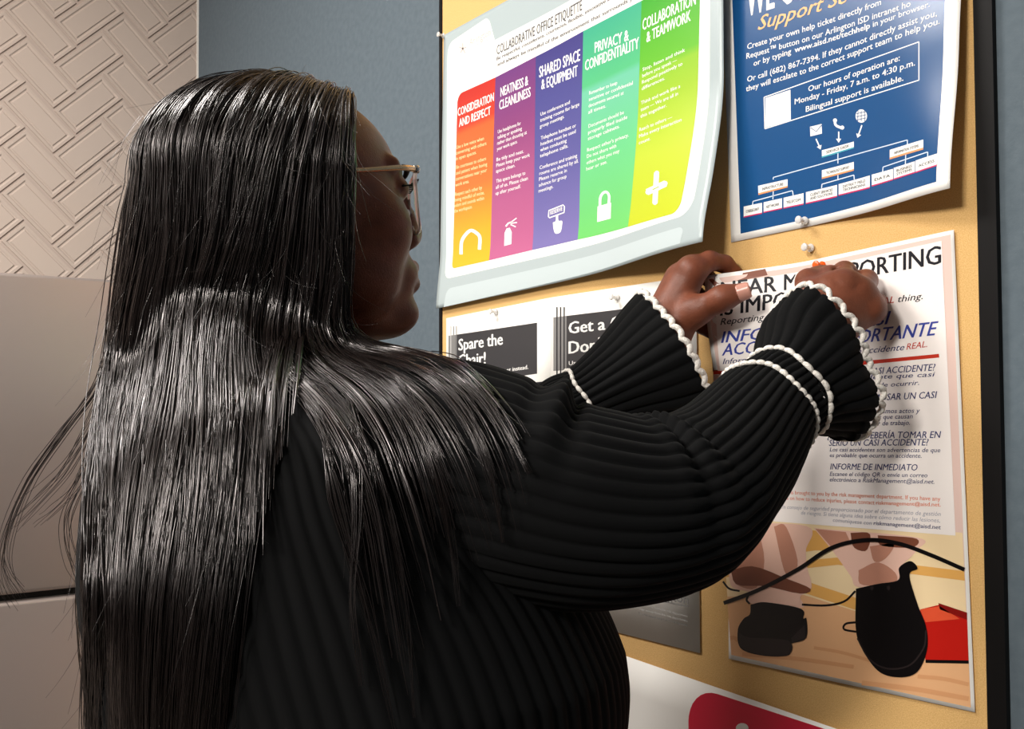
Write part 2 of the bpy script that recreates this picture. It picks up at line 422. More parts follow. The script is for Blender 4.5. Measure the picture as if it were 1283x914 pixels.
class Ink:
    """flat printed marks gathered into one mesh lying on a sheet"""
    def __init__(s, sheet, layer=3): s.s = sheet; s.V = []; s.F = []; s.M = []; s.layer = layer; s.mats = []; s.L = []
    def mi(s, m):
        if m not in s.mats: s.mats.append(m)
        return s.mats.index(m)
    def raw(s, xz, F, m, dl=0):
        b = len(s.V); s.V += [tuple(v) for v in xz]; s.L += [s.layer + dl] * len(xz)
        s.F += [tuple(i + b for i in f) for f in F]; s.M += [s.mi(m)] * len(F)
    def text(s, t, p0, p1, h, m, bold=0.0, shear=0.0, dl=0):
        V, F = glyphs(t, bold, shear)
        if len(V) == 0: return
        HV, _ = glyphs('H', 0.0, 0.0); cap = HV[:, 1].max()
        a = s.s.at(*p0); b = s.s.at(*p1); c = s.s.at(p0[0], p0[1] - h); d = s.s.at(p1[0], p1[1] - h * 1.0)
        x = (V[:, 0] - V[:, 0].min()) / (V[:, 0].max() - V[:, 0].min()); y = V[:, 1] / cap
        up = (c - a)
        xz = a + x[:, None] * (b - a) + y[:, None] * up
        if bold > 0:
            bx = (b - a) / (V[:, 0].max() - V[:, 0].min()) * bold
            s.raw(xz - bx, F, m, dl); s.raw(xz + bx, F, m, dl + .4); s.raw(xz + up * bold * .5, F, m, dl + .8)
        else: s.raw(xz, F, m, dl)
    def poly(s, pts, m, smooth=0, dl=0):
        p = np.array(pts, float)
        if smooth:
            p = spline(np.vstack([p, p[:1]]), smooth)[:-1]
        s.raw([s.s.at(*q) for q in p], [tuple(range(len(p)))], m, dl)
    def stroke(s, pts, w, m, sm=0, dl=0):
        p = np.array(pts, float)
        if sm: p = spline(p, sm)
        else:
            q = [p[:1]]
            for a, b in zip(p[:-1], p[1:]):
                k = max(1, int(np.hypot(*(b - a)) / 7)); q.append(a + (b - a) * (np.arange(1, k + 1) / k)[:, None])
            p = np.vstack(q)
        T = np.gradient(p, axis=0); T /= np.linalg.norm(T, axis=1)[:, None] + 1e-9; N = np.stack([-T[:, 1], T[:, 0]], 1) * w / 2
        V = [s.s.at(*q) for q in np.vstack([p + N, p - N])]; n = len(p)
        s.raw(V, [(i, i + 1, n + i + 1, n + i) for i in range(n - 1)], m, dl)
    def quad(s, c, m, dl=0, n=(6, 3)):
        V, F = s.s.gridquad(c, n); s.raw(V, F, m, dl)
    def block(s, lines, p0, slope, pitch, h, wmax, m, bold=0.0, shear=0.0, dl=0):
        L = max(len(t) for t in lines)
        for k, t in enumerate(lines):
            w = wmax * len(t) / L; a = (p0[0] - k * .35, p0[1] + k * pitch)
            s.text(t, a, (a[0] + w, a[1] + slope * w), h, m, bold, shear, dl)
    def build(s, name, parent=None):
        V = np.array(s.V); y = np.array([s.s.o(x, z) for x, z in V])
        V3 = np.stack([V[:, 0], -(y + EPS * np.array(s.L)), V[:, 1]], 1)
        return mesh_obj(name, V3, s.F, s.mats, parent or s.s.root, False, s.M)

M_white = mat('paper_white', (243, 240, 234), 0.45, 0.35)
M_gloss = mat('glossy_paper', (240, 237, 232), 0.25, 0.45)
K_ = mat('ink_black', (22, 22, 30), 0.4, 0.3)
WH = mat('ink_white', (244, 242, 238), 0.45, 0.3)
sm01 = lambda t: (lambda x: x * x * (3 - 2 * x))(min(1, max(0, t)))

# ---- office etiquette poster (colour columns, curling away at its lower right)
def off_e(u, v): return .006 + .016 * sm01((u - .45) / .55) + .030 * sm01((u - .62) / .4) * sm01((.45 - v) / .45) + .006 * sm01((.2 - v) / .2)
M_eg = mat('etiquette_border', (168, 180, 182), 0.3, 0.4)
E = Sheet('etiquette_poster', [(556, 44), (546.5, 387), (880, 300), (900, -150)][0:1] + [(905, -160), (880, 303), (546.5, 387)], off_e,
          'wide office etiquette poster with five colour columns, curling at its lower right corner', 'poster', M_eg, n=(64, 64))
E.panel('white_field', [(560.5, 81), (890, -100), (866, 268), (557, 350)], M_white, 1, (60, 60), (.004, .02, .022, .014))
E.panel('logo_tab', [(561.5, 55), (612, 21), (620.5, 52), (560.5, 88)], M_white, 1.4, (10, 8), (.016, .010, 0, 0))
E.panel('reflection_panel', [(560, 362), (858, 283), (852, 305), (556, 385)], mat('etiquette_reflection', (186, 198, 200), 0.3, 0.4), 1, (30, 6), (.012, .012, 0, 0))
colpx_b = [566, 613, 667, 724, 787, 851]; coly_b = [337, 326.5, 313.5, 300.5, 284.5, 266]
colpx_t = [573.5, 621, 671.5, 731, 804, 878]; coly_t = [118.5, 97, 71, 39, 1, -36]
ramps = [[(0, (215, 176, 43)), (.18, (216, 163, 44)), (.45, (211, 111, 53)), (.76, (206, 96, 49)), (.80, (194, 61, 43)), (1, (184, 44, 37))],
         [(0, (184, 96, 137)), (.3, (168, 86, 129)), (.7, (129, 61, 113)), (1, (103, 53, 115))],
         [(0, (120, 111, 168)), (.4, (89, 86, 147)), (.75, (72, 72, 134)), (1, (60, 56, 120))],
         [(0, (106, 194, 99)), (.4, (101, 192, 129)), (.70, (104, 184, 153)), (.73, (79, 177, 120)), (1, (56, 159, 127))],
         [(0, (185, 194, 34)), (.3, (182, 199, 55)), (.66, (137, 185, 44)), (.70, (96, 175, 41)), (1, (53, 154, 37))]]
titles = [[('CONSIDERATION', (574, 146), (619, 126.5), 10), ('AND RESPECT', (575.6, 159.5), (615, 143.5), 10)],
          [('NEATNESS &', (627.5, 121.5), (662, 106.5), 11.5), ('CLEANLINESS', (626, 138), (665, 121), 11.5)],
          [('SHARED SPACE', (676, 97.5), (727, 76), 13.5), ('& EQUIPMENT', (678.7, 112.5), (724, 95), 12.5)],
          [('PRIVACY &', (745.6, 66.5), (788, 50.5), 13), ('CONFIDENTIALITY', (733.5, 89), (800.7, 60.5), 13)],
          [('COLLABORATION', (805.5, 38.5), (872, 5.5), 14), ('& TEAMWORK', (810.5, 53.5), (865.7, 26), 13)]]
bodies = [[(['Use a low voice when', 'conversing with others', 'in open spaces.'], (572, 187), -.33, 7.2, 38),
           (['Be courteous to others', 'and patient when having', 'conversations near your', 'work area.'], (572, 212), -.30, 7.4, 39),
           (['Respect each other by', 'being mindful of noise,', 'odors and sounds within', 'the workspace.'], (570.5, 246), -.26, 7.0, 37)],
          [(['Use headphones for', 'talking or speaking', 'rather than shouting at', 'your work space.'], (624, 167.5), -.38, 7.2, 37),
           (['Be tidy and neat.', 'Please keep your work', 'space clean.'], (622.5, 202.5), -.32, 7.2, 42),
           (['This space belongs to', 'all of us. Please clean', 'up after yourself.'], (622, 229.5), -.29, 7.6, 40)],
          [(['Use conference and', 'training rooms for large', 'group meetings.'], (677.5, 145.5), -.42, 7.6, 49),
           (['Telephone handset or', 'headset must be used', 'when conducting', 'telephone calls.'], (678, 175.5), -.37, 7.4, 44),
           (['Conference and training', 'rooms are shared by all.', 'Please reserve in', 'advance for group', 'meetings.'], (676.5, 212.5), -.33, 7.3, 49)],
          [(['Remember to keep', 'sensitive or confidential', 'documents secured at', 'all times.'], (738.5, 119), -.38, 8.0, 55),
           (['Documents should be', 'properly filed inside', 'storage cabinets.'], (737.7, 160.5), -.40, 7.8, 49),
           (["Respect other's privacy.", 'Do not share with', 'others what you may', 'hear or see.'], (736, 190.5), -.37, 7.9, 52)],
          [(['Stop, listen and think', 'before you speak —', 'Respond positively to', 'differences.'], (805.5, 89.5), -.47, 8.0, 53),
           (['Think and work like a', 'team — We are all in', 'this together.'], (803.5, 131.5), -.44, 8.4, 49),
           (['Reach to others —', 'Make every interaction', 'count.'], (801.5, 165), -.40, 8.2, 53)]]
for k in range(5):
    cq = [(colpx_t[k], coly_t[k]), (colpx_t[k + 1], coly_t[k + 1]), (colpx_b[k + 1], coly_b[k + 1]), (colpx_b[k], coly_b[k])]
    rnd = [0, 0, 0, 0]
    if k == 0: rnd = (.014, 0, 0, .008)
    if k == 4: rnd = (0, .014, .014, 0)
    c = E.panel('colour_column', cq, ramp_mat('column_gradient_%d' % k, ramps[k], .4), 3, (16, 64), rnd)
    tag(c, ['red to yellow column', 'plum to pink column', 'indigo to lilac column', 'teal to green column', 'green to lime column'][k])
    ik = Ink(E, 4.5)
    for (t, a, b, h) in titles[k]: ik.text(t, a, b, h, WH, .028)
    ik.build('title', c); ik = Ink(E, 4.5)
    cream = mat('ink_cream', (255, 226, 168), .45) if k == 0 else WH
    for (ls, p, sl, pitch, w) in bodies[k]: ik.block(ls, p, sl, pitch, 4.4, w, cream, .012)
    ik.build('body_text', c)
    ic = Ink(E, 4.5)
    if k == 0:
        ic.stroke([(578, 319), (578.5, 304), (583, 295), (590, 289), (597, 292), (601.5, 298), (601, 313)], 4.2, WH, 24)
    if k == 1:
        ic.poly([(632, 308.5), (632.5, 292), (635, 286.5), (639, 285.5), (641.5, 291), (641, 306)], WH)
        ic.stroke([(634, 284), (637, 280), (641, 278.5)], 2, WH); ic.stroke([(640, 279), (647.5, 273.5)], 1.4, WH)
        ic.stroke([(640, 280), (648, 279)], 1.4, WH); ic.stroke([(640, 281.5), (646.5, 284.5)], 1.4, WH)
    if k == 2:
        ic.stroke([(687.5, 272), (688, 264), (706, 257), (707.5, 259), (707, 266.5), (689, 273), (687.5, 272)], 1.5, WH)
        ic.text('RESERVE', (690, 269.3), (705, 264), 4.6, WH, .03)
        ic.poly([(693, 279), (696.5, 277), (697, 270), (699.5, 269.2), (700, 276.5), (704.5, 277), (704.5, 283), (702.5, 291), (696.5, 293), (694, 288)], WH, 40)
    if k == 3:
        ic.poly([(749, 259), (766, 254), (765.5, 274), (748.5, 278.5)], WH)
        ic.stroke([(752, 259), (752.5, 248), (756, 242), (760.5, 241), (763.5, 246), (763, 256)], 3.2, WH, 24)
        ic.poly([(755.5, 264), (757.5, 262), (759.5, 263.5), (758.5, 269), (757, 271.5)], MATS['column_gradient_3'], 0, 1)
    if k == 4:
        ic.stroke([(823, 216.5), (821, 255)], 6.5, WH); ic.stroke([(811, 241), (834.5, 230)], 8, WH)
        for a_ in ((823.5, 217), (812, 241), (834, 230), (821, 254)): ic.poly([(a_[0] + 3 * math.cos(t), a_[1] + 3 * math.sin(t)) for t in np.linspace(0, 6.0, 9)], WH, 0, 1)
        ic.stroke([(818, 238), (826, 234)], 1.2, MATS['column_gradient_4'], 0, 2)
    ic.build('icon', c)
ik = Ink(E, 3)
G2 = mat('ink_dark_grey', (74, 72, 74), .4); GF = mat('ink_faint_grey', (196, 182, 176), .4)
ik.text('COLLABORATIVE OFFICE ETIQUETTE', (622.5, 69), (729.5, 12.5), 11.5, G2, .02)
ik.text('Be respectful, considerate, courteous, flexible, innovative and productive', (622.5, 76), (803, -22), 4.2, G2, .025)
ik.text('and always be mindful of the environment that surrounds you.', (623.5, 83), (803, -5), 4.2, G2, .025)
ik.build('heading'); ik = Ink(E, 3)
ik.text('Arlington', (588, 58), (615, 44), 9, GF, .01); ik.text('INDEPENDENT', (588, 64), (614, 50), 4, GF, 0)
for t in range(5):
    a_ = t * 1.257 - 1.57; ik.stroke([(580, 61), (580 + 5 * math.cos(a_), 61 + 7 * math.sin(a_))], 1.6, GF)
ik.build('logo')

# ---- blue support poster (top right, its lower right corner bowed away)
def off_b(u, v): return .003 + .020 * sm01((u - .35) / .65) * sm01((.9 - v) / .6) + .014 * sm01((u - .6) / .4) * sm01((.35 - v) / .35)
M_blue = mat('ink_blue', (20, 74, 126), 0.26, 0.35)
B = Sheet('support_poster', [(901, -110), (1216, -180), (1190, 236), (916, 304)], off_b,
          'blue technology support poster in a white margin, pinned top right on the notice board', 'poster', M_gloss)
bp_ = B.panel('blue_field', [(914, -95), (1194, -160), (1173, 228), (928, 293)], M_blue, 1, (30, 36))
ik = Ink(B, 3); OR = mat('ink_gold', (236, 178, 112), .4)
ik.text('WE CO', (936, 21), (1013, -3.5), 48, WH, .03)
ik.text('Support Se', (950, 38), (1062, 2.5), 17, OR, .012, .35, 1)
for (t, a, b, bd) in [('Create your own help ticket directly from', (936.5, 62), (1104, 6), .012), ('Request™ button on our Arlington ISD intranet ho', (935.5, 74), (1141, 8), .012),
                      ('Or call (682) 867-7394. If they cannot directly assist you,', (936.5, 103), (1174, 20), .012), ('they will escalate to the correct support team to help you.', (935, 115), (1177.5, 30), .012),
                      ('Our hours of operation are:', (1013, 115), (1127.5, 76), .014), ('Monday - Friday, 7 a.m. to 4:30 p.m.', (996, 131), (1146.5, 82), .014), ('Bilingual support is available.', (1010, 140.5), (1132, 101), .014),
                      ('or by typing', (944.5, 83), (991.5, 67.5), .012), ('www.aisd.net/techhelp', (996, 66), (1090, 35.5), .022), ('in your browser.', (1094, 34), (1165, 8.5), .012)]:
    ik.text(t, a, b, 6.9, WH, bd)
ik.build('lettering', bp_)
ik = Ink(B, 2); PB = mat('ink_pale', (206, 220, 236), .4)
ik.stroke([(957.5, 122), (1151.5, 52.5)], 1.2, WH); ik.stroke([(1151.5, 52.5), (1151.5, 100.5)], 1.2, WH); ik.stroke([(1151.5, 100.5), (958.5, 161.5)], 1.2, WH); ik.stroke([(958.5, 161.5), (957.5, 122)], 1.2, WH)
ik.quad([(959, 123), (990.5, 112.5), (991, 150.5), (959.5, 160)], WH)
ik.build('hours_box', bp_)
ik = Ink(B, 2)
ik.poly([(1015, 159), (1029.5, 155.5), (1030, 167.5), (1015.5, 171)], WH, 0); ik.stroke([(1015.5, 160), (1023, 165), (1029.5, 157)], 1, M_blue, 0, 1)
ik.stroke([(1046, 149.5), (1047.5, 157), (1056, 161)], 3.2, WH, 14)
for a_ in ((1046.5, 151), (1055.5, 160)): ik.poly([(a_[0] + 2.6 * math.cos(t), a_[1] + 2.6 * math.sin(t)) for t in np.linspace(0, 5.5, 9)], WH, 0, 1)
ik.poly([(1079.3 + 7.2 * math.cos(t), 145.5 + 8.4 * math.sin(t)) for t in np.linspace(0, 6.05, 22)], WH)
for d_ in (-4, 0, 4):
    ik.stroke([(1073, 145.5 + d_ + 1.2), (1085.5, 145.5 + d_ - 1.6)], .8, M_blue, 0, 1); ik.stroke([(1079.3 + d_, 138.5), (1079.3 + d_ * 1.1, 152.5)], .8, M_blue, 0, 1)
for a_, b_ in (((1022.5, 174), (1028.5, 187.5)), ((1051, 165), (1051, 179)), ((1080, 157), (1074.5, 173))):
    a_, b_ = np.array(a_), np.array(b_); d_ = (b_ - a_) / np.linalg.norm(b_ - a_); n_ = np.array((-d_[1], d_[0]))
    ik.stroke([a_, b_ - d_ * 2], 1.6, WH); ik.poly([b_, b_ - d_ * 5 + n_ * 3.3, b_ - d_ * 5 - n_ * 3.3], WH, 0, 1)
ik.build('icon', bp_)
ik = Ink(B, 2); TEAL = mat('ink_teal', (60, 160, 180), .4); OC = mat('ink_orange', (226, 150, 100), .4); MG = mat('ink_magenta', (196, 40, 100), .4)
for pl in ([(969, 225), (969, 222.5), (1137, 175.5), (1137, 182)], [(1050, 190), (1050, 205)], [(943, 257), (943.5, 252.5), (993, 239), (994, 245)], [(969, 240), (968.5, 250)],
           [(1029.5, 236), (1030, 231), (1070, 219.5), (1070.5, 225)], [(1050, 218), (1050, 226)], [(1106, 216), (1106.5, 209.5), (1162.5, 190.5), (1162.5, 197)], [(1135, 193), (1134.5, 206)]):
    for p, q in zip(pl[:-1], pl[1:]): ik.stroke([p, q], 1.2, PB)
for (t, tl, tr, br, bl, ac) in [('SERVICE DESK', (1030, 188.5), (1070, 177.5), (1070, 186), (1030, 198), TEAL), ('TECHNOLOGY SUPPORT', (1030, 213.5), (1070, 203), (1070, 214), (1030, 224.5), OC),
        ('INFRASTRUCTURE', (950, 233), (987, 224.7), (987, 235), (950.5, 244.5), OC), ('INFORMATION SYSTEMS', (1115, 188), (1157, 175), (1157, 187.5), (1115, 200), OC),
        ('CYBERSECURITY', (932, 259), (955, 254.3), (955, 268), (932, 273), MG), ('NETWORK', (957, 253.7), (980, 248.5), (980, 262), (957, 267), MG), ('TELECOM', (982, 248), (1007, 242.2), (1007, 256.6), (982, 261.7), MG),
        ('CLIENT SERVICES|AND SOLUTIONS', (1010, 241), (1049, 231.8), (1049, 247), (1010, 256), MG), ('DISTRICT FIELD|TECHNICIANS', (1051, 231), (1090, 220), (1090, 236), (1051, 245.6), MG),
        ('DATA', (1092.5, 219), (1119, 211.7), (1119, 226), (1092.5, 234), MG), ('BUSINESS|SYSTEMS', (1120, 210.6), (1146.6, 202.2), (1146.6, 217), (1120, 225.5), MG), ('ACCESS', (1147.4, 201.4), (1176, 192), (1174, 208), (1147.4, 217), MG)]:
    tl, tr, br, bl = map(np.array, (tl, tr, br, bl)); ik.quad([tuple(tl), tuple(tr), tuple(br), tuple(bl)], WH, 1)
    fr_ = .2 if ac is not MG else .11
    ik.quad([tuple(bl + (tl - bl) * fr_), tuple(br + (tr - br) * fr_), tuple(br), tuple(bl)], ac, 2, (6, 1))
    ls = t.split('|')
    for k, l in enumerate(ls):
        y = .62 if len(ls) == 1 else (.42, .72)[k]; a = tl + (bl - tl) * y; b = tr + (br - tr) * y
        ik.text(l, a + (b - a) * .14, a + (b - a) * .86, 3.4 if len(ls) == 1 else 3.2, G2, .02, 0, 3)
ik.build('organisation_chart', bp_)

# ---- the two black and white safety flyers
SL = mat('ink_slate', (52, 52, 55), .35, .4); SG = mat('ink_grey', (128, 127, 126), .4); SGL = mat('ink_pale_grey', (196, 194, 192), .4)
S1 = Sheet('safety_flyer', [(559, 399), (693, 372.5), (693, 770), (559, 690)], lambda u, v: .002, 'white flyer printed Spare the Chair at the left edge of the board', 'flyer', M_white, n=(4, 4))
ik = Ink(S1, 1)
ik.poly([(562, 421), (673, 404.5), (673, 468.5), (562, 485)], SL); ik.poly([(562, 421), (571, 419.7), (571, 483.8), (562, 485)], SG, 0, 1)
for x in (565, 568.5, 572): ik.stroke([(x, 409), (x, 455)], 1, SGL if x < 566 else SG, 0, 2)
ik.poly([(575, 487), (686, 478), (686, 640), (575, 660)], K_)
ik.build('slate_panel')
ik = Ink(S1, 4)
ik.text('Spare the', (575, 439.5), (630, 432), 14, WH, .03); ik.text('Chair!', (575, 459), (608.5, 456), 14, WH, .03)
ik.text('Use the correct equipment instead.', (575, 475), (662, 462.5), 4.6, WH, .02); ik.build('lettering')
S2 = Sheet('grip_flyer', [(690, 373), (872, 345.5), (877, 819), (690, 772)], lambda u, v: .0035, 'white flyer printed Get a Grip on a slate panel, half hidden behind the sleeves', 'flyer', M_white, n=(4, 4))
ik = Ink(S2, 1)
ik.poly([(693.5, 398), (866, 377), (866, 452), (693.5, 465)], SL); ik.poly([(693.5, 398), (710, 396), (710, 464), (693.5, 465)], SG, 0, 1)
for x in (698, 702.5, 707): ik.stroke([(x, 385), (x, 472)], 1.5, K_, 0, 2)
ik.poly([(705, 520), (868, 505), (869.5, 736), (705, 700)], K_)
ik.build('slate_panel')
ik = Ink(S2, 4)
ik.text('Get a Grip', (713, 418.5), (806, 408), 14.5, WH, .03); ik.text("Don't Trip!", (713, 443.5), (812, 433), 15, WH, .03); ik.text('Use handrails and watch your step.', (713, 458), (850, 445), 5, WH, .02)
ik.build('lettering'); ik = Ink(S2, 4)
ik.text('Arlington', (808.5, 746), (862.5, 757.5), 11, SG, .004); ik.stroke([(808.5, 749.5), (862.5, 760.5)], 1, SG)
for a, b in (((793, 747), (804, 738)), ((795, 739), (803, 747)), ((798, 736), (799, 749))): ik.stroke([a, b], 1.2, G2)
for a, b in (((779, 752), (862, 774)), ((779, 758.5), (862, 780)), ((800, 770), (862, 785.5))): ik.text('This safety message comes from the risk department', a, b, 2.6, SGL if a[1] < 760 else SG, .0)
ik.build('logo')

# ---- large white sign at the bottom edge, red rounded field
RD = mat('ink_red', (214, 30, 62), .35, .4)
S3 = Sheet('red_sign', [(690, 790), (1190, 963), (1190, 1400), (690, 1250)], lambda u, v: .002 + .004 * sm01((v - .7) / .3), 'white sign with a red rounded field, below the posters at the foot of the board', 'sign', M_white, n=(8, 10))
S3.panel('red_field', [(862, 858), (1150, 952), (1150, 1250), (862, 1180)], RD, 1, (12, 14), (.045, .045, .045, .045))
ik = Ink(S3, 2); ik.poly([(930 + 8 * math.cos(t), 913 + 6.5 * math.sin(t)) for t in np.linspace(0, 6.0, 20)], WH); ik.poly([(917, 921), (944, 929), (942, 1060), (920, 1052)], WH); ik.build('icon')

# ---- the near miss poster held in both hands
def off_n(u, v): return .004 + .042 * sm01((.5 - u) / .5) * sm01((v - .45) / .5)
N = Sheet('safety_poster', [(883, 346), (1195, 288), (1221.5, 893), (913, 826)], off_n, 'white near miss reporting poster with shoe photo, held against the board by both hands', 'poster', M_gloss)
pc = lambda n, c: mat(n, c, .3, .4)
c_bg = pc('photo_cream', (240, 214, 170)); c_or = pc('photo_ochre', (226, 170, 92)); c_wood = pc('photo_floor', (226, 174, 128)); c_wood2 = pc('photo_floor_streak', (214, 156, 110))
c_tr = pc('photo_trouser', (232, 190, 172)); c_ts = pc('photo_trouser_fold', (190, 134, 112)); c_td = pc('photo_trouser_dark', (120, 70, 52)); c_bk = pc('photo_black', (14, 11, 12))
c_b2 = pc('photo_sole', (40, 32, 32)); c_rd = pc('photo_red', (186, 28, 20)); c_r2 = pc('photo_red_light', (222, 84, 52)); c_br = pc('photo_brown', (126, 70, 50)); c_pk = pc('photo_pink', (226, 196, 186))
ph = N.panel('photo', [(888.5, 350), (1191, 294), (1216.5, 887), (916.5, 821)], c_pk, 1, (16, 24))
ik = Ink(N, 2)
ik.poly([(888.5, 350), (959, 337), (962, 345), (896, 358), (900, 466), (893, 466)], c_br)
ik.poly([(893.5, 470), (900, 470), (911, 640), (905, 640)], pc('photo_rose', (214, 168, 158)))
ik.quad([(904, 640), (1206, 668), (1216.5, 887), (916.5, 821)], c_bg, 0, (10, 10))
ik.poly([(906, 690), (1014, 668), (1022, 690), (908, 706)], c_or, 0, 1); ik.poly([(906.5, 712), (1060, 698), (1208, 716), (1209, 728), (1050, 708), (907, 724)], c_or, 0, 1)
ik.poly([(1006, 664), (1060, 668), (1090, 690), (1010, 690)], c_or, 0, 1.4)
ik.poly([(1008, 728), (1080, 752), (1082, 768), (1010, 744)], c_or, 0, 1)
ik.poly([(911, 748), (1008, 746), (1078, 768), (1212.5, 796), (1216.5, 887), (916.5, 821)], c_wood, 0, 1)
for a, b, w in (((930, 820), (1070, 836), 5), (1040, 800) and ((1020, 812), (1090, 828), 4), ((1150, 848), (1214, 858), 5), ((1080, 856), (1214, 876), 6), ((915, 800), (925, 803), 5)): ik.stroke([a, ((a[0] + b[0]) / 2, (a[1] + b[1]) / 2 - 2), b], w, c_wood2, 12, 2)
ik.poly([(1153, 764), (1178, 758), (1212, 774), (1213.8, 829), (1160, 829)], c_rd, 0, 2); ik.poly([(1153, 764), (1178, 760), (1203, 776), (1160, 780)], c_r2, 0, 3); ik.poly([(1176, 756), (1212, 768), (1212, 777), (1178, 764)], pc('photo_red_dark', (130, 20, 16)), 0, 3)
ik.stroke([(1160, 829), (1214, 830)], 4, c_bk, 0, 3)
ik.poly([(914, 655), (1012, 660), (1010, 690), (1012, 712), (1017, 737), (1003, 748), (1004, 762), (942, 757), (939, 743), (918, 736), (913.5, 716)], c_tr, 80, 2)
ik.poly([(926, 657), (946, 658), (958, 700), (950, 735), (930, 736), (918, 720)], c_ts, 24, 3); ik.poly([(970, 660), (985, 660), (1000, 706), (985, 720)], c_ts, 20, 3)
ik.poly([(916, 715), (945, 710), (985, 725), (1016, 738), (1002, 744), (960, 735), (924, 733)], c_td, 24, 4)
ik.poly([(944, 738), (1003, 748), (1002, 760), (945, 755)], c_tr, 0, 5)
ik.poly([(1020, 662), (1150, 674), (1149, 690), (1128, 712), (1124, 732), (1076, 736), (1066, 722), (1046, 694)], c_tr, 80, 2)
ik.poly([(1022, 663), (1060, 667), (1066, 680), (1042, 686)], c_ts, 0, 3); ik.poly([(1066, 668), (1090, 669), (1086, 690), (1070, 686)], c_td, 16, 3); ik.poly([(1100, 671), (1148, 675), (1144, 686), (1105, 684)], c_td, 20, 3)
ik.poly([(1076, 715), (1100, 705), (1122, 718), (1120, 731), (1080, 733)], c_ts, 24, 3); ik.poly([(1090, 685), (1120, 682), (1110, 700), (1096, 704)], c_ts, 18, 3)
ik.poly([(941, 758), (960, 755), (1004, 763), (1007, 775), (1011, 776), (1010, 800), (990, 808), (989, 821), (958, 822), (929, 813), (925, 790), (932, 776), (940, 770)], c_bk, 90, 6)
ik.poly([(926, 793), (940, 799), (988, 803), (989, 820), (958, 821), (930, 812)], c_b2, 40, 7); ik.poly([(992, 800), (1009, 783), (1010, 800), (993, 806)], c_b2, 0, 7)
ik.stroke([(939, 745), (936, 752), (940, 757)], 2.5, c_bk, 10, 6)
ik.poly([(1073, 738), (1100, 732), (1126, 727), (1127, 712), (1138, 704), (1145, 705), (1150, 713), (1140, 721), (1150, 757), (1161, 786), (1162, 815), (1150, 842), (1128, 849), (1102, 842), (1082, 816), (1073, 790)], c_bk, 110, 6)
ik.stroke([(1075, 800), (1090, 826), (1112, 838), (1140, 834), (1158, 812), (1161, 790)], 2.2, c_b2, 40, 7)
for (x, y) in ((1093, 737), (1114, 737)): ik.poly([(x + 2.2 * math.cos(t), y + 3 * math.sin(t)) for t in np.linspace(0, 6, 9)], c_b2, 0, 7)
ik.stroke([(907.5, 756), (950, 740), (1000, 714), (1042, 687), (1085, 677), (1125, 681), (1165, 695), (1209, 714)], 5, c_bk, 60, 8)
ik.stroke([(906, 729), (914, 738), (927, 741)], 2.4, c_bk, 12, 1); ik.stroke([(1005, 758), (1035, 759), (1058, 754), (1072, 741)], 2.6, c_bk, 16, 2); ik.stroke([(1074, 780), (1060, 782), (1058, 789), (1073, 792)], 2.6, c_bk, 14, 2)
ik.build('photo_subjects', ph)
wp = N.panel('text_panel', [(898, 356), (1180, 302), (1197.5, 671.5), (911, 649)], pc('panel_white', (244, 236, 232)), 4, (16, 24))
ik = Ink(N, 5); NV = mat('ink_navy', (38, 42, 98), .4); BL = mat('ink_royal', (48, 62, 150), .4); RE = mat('ink_red_text', (190, 44, 22), .4); ORT = mat('ink_orange_text', (226, 120, 78), .4); GT = mat('ink_grey_text', (160, 158, 172), .4)
ik.text('NEAR MISS REPORTING', (904, 373), (1179, 330.5), 19, K_, .02); ik.text('IS IMPORTANT', (903, 396), (1066, 371), 19, K_, .02)
ik.text('Reporting a near miss can stop the', (903, 407.5), (1085, 383), 8, K_, .008, .25); ik.text('REAL', (1093, 383), (1120.5, 379.5), 8, RE, .008, .25); ik.text('thing.', (1125.5, 379), (1156.5, 375), 8, K_, .008, .25)
ik.text('INFORMAR UN CASI', (904, 430), (1115, 406), 14, BL, .018, .22); ik.text('ACCIDENTE ES IMPORTANTE', (905, 446), (1174, 420), 14.5, BL, .018, .22)
ik.text('Informar un casi accidente evita un accidente', (906, 456.5), (1133, 439), 6.8, NV, .008, .25); ik.text('REAL.', (1136, 438.5), (1162, 435), 7.5, RE, .008, .25)
ik.stroke([(894, 467.5), (1040, 459)], 4, RE); ik.stroke([(1040, 459), (1177, 446)], 4.6, RE)
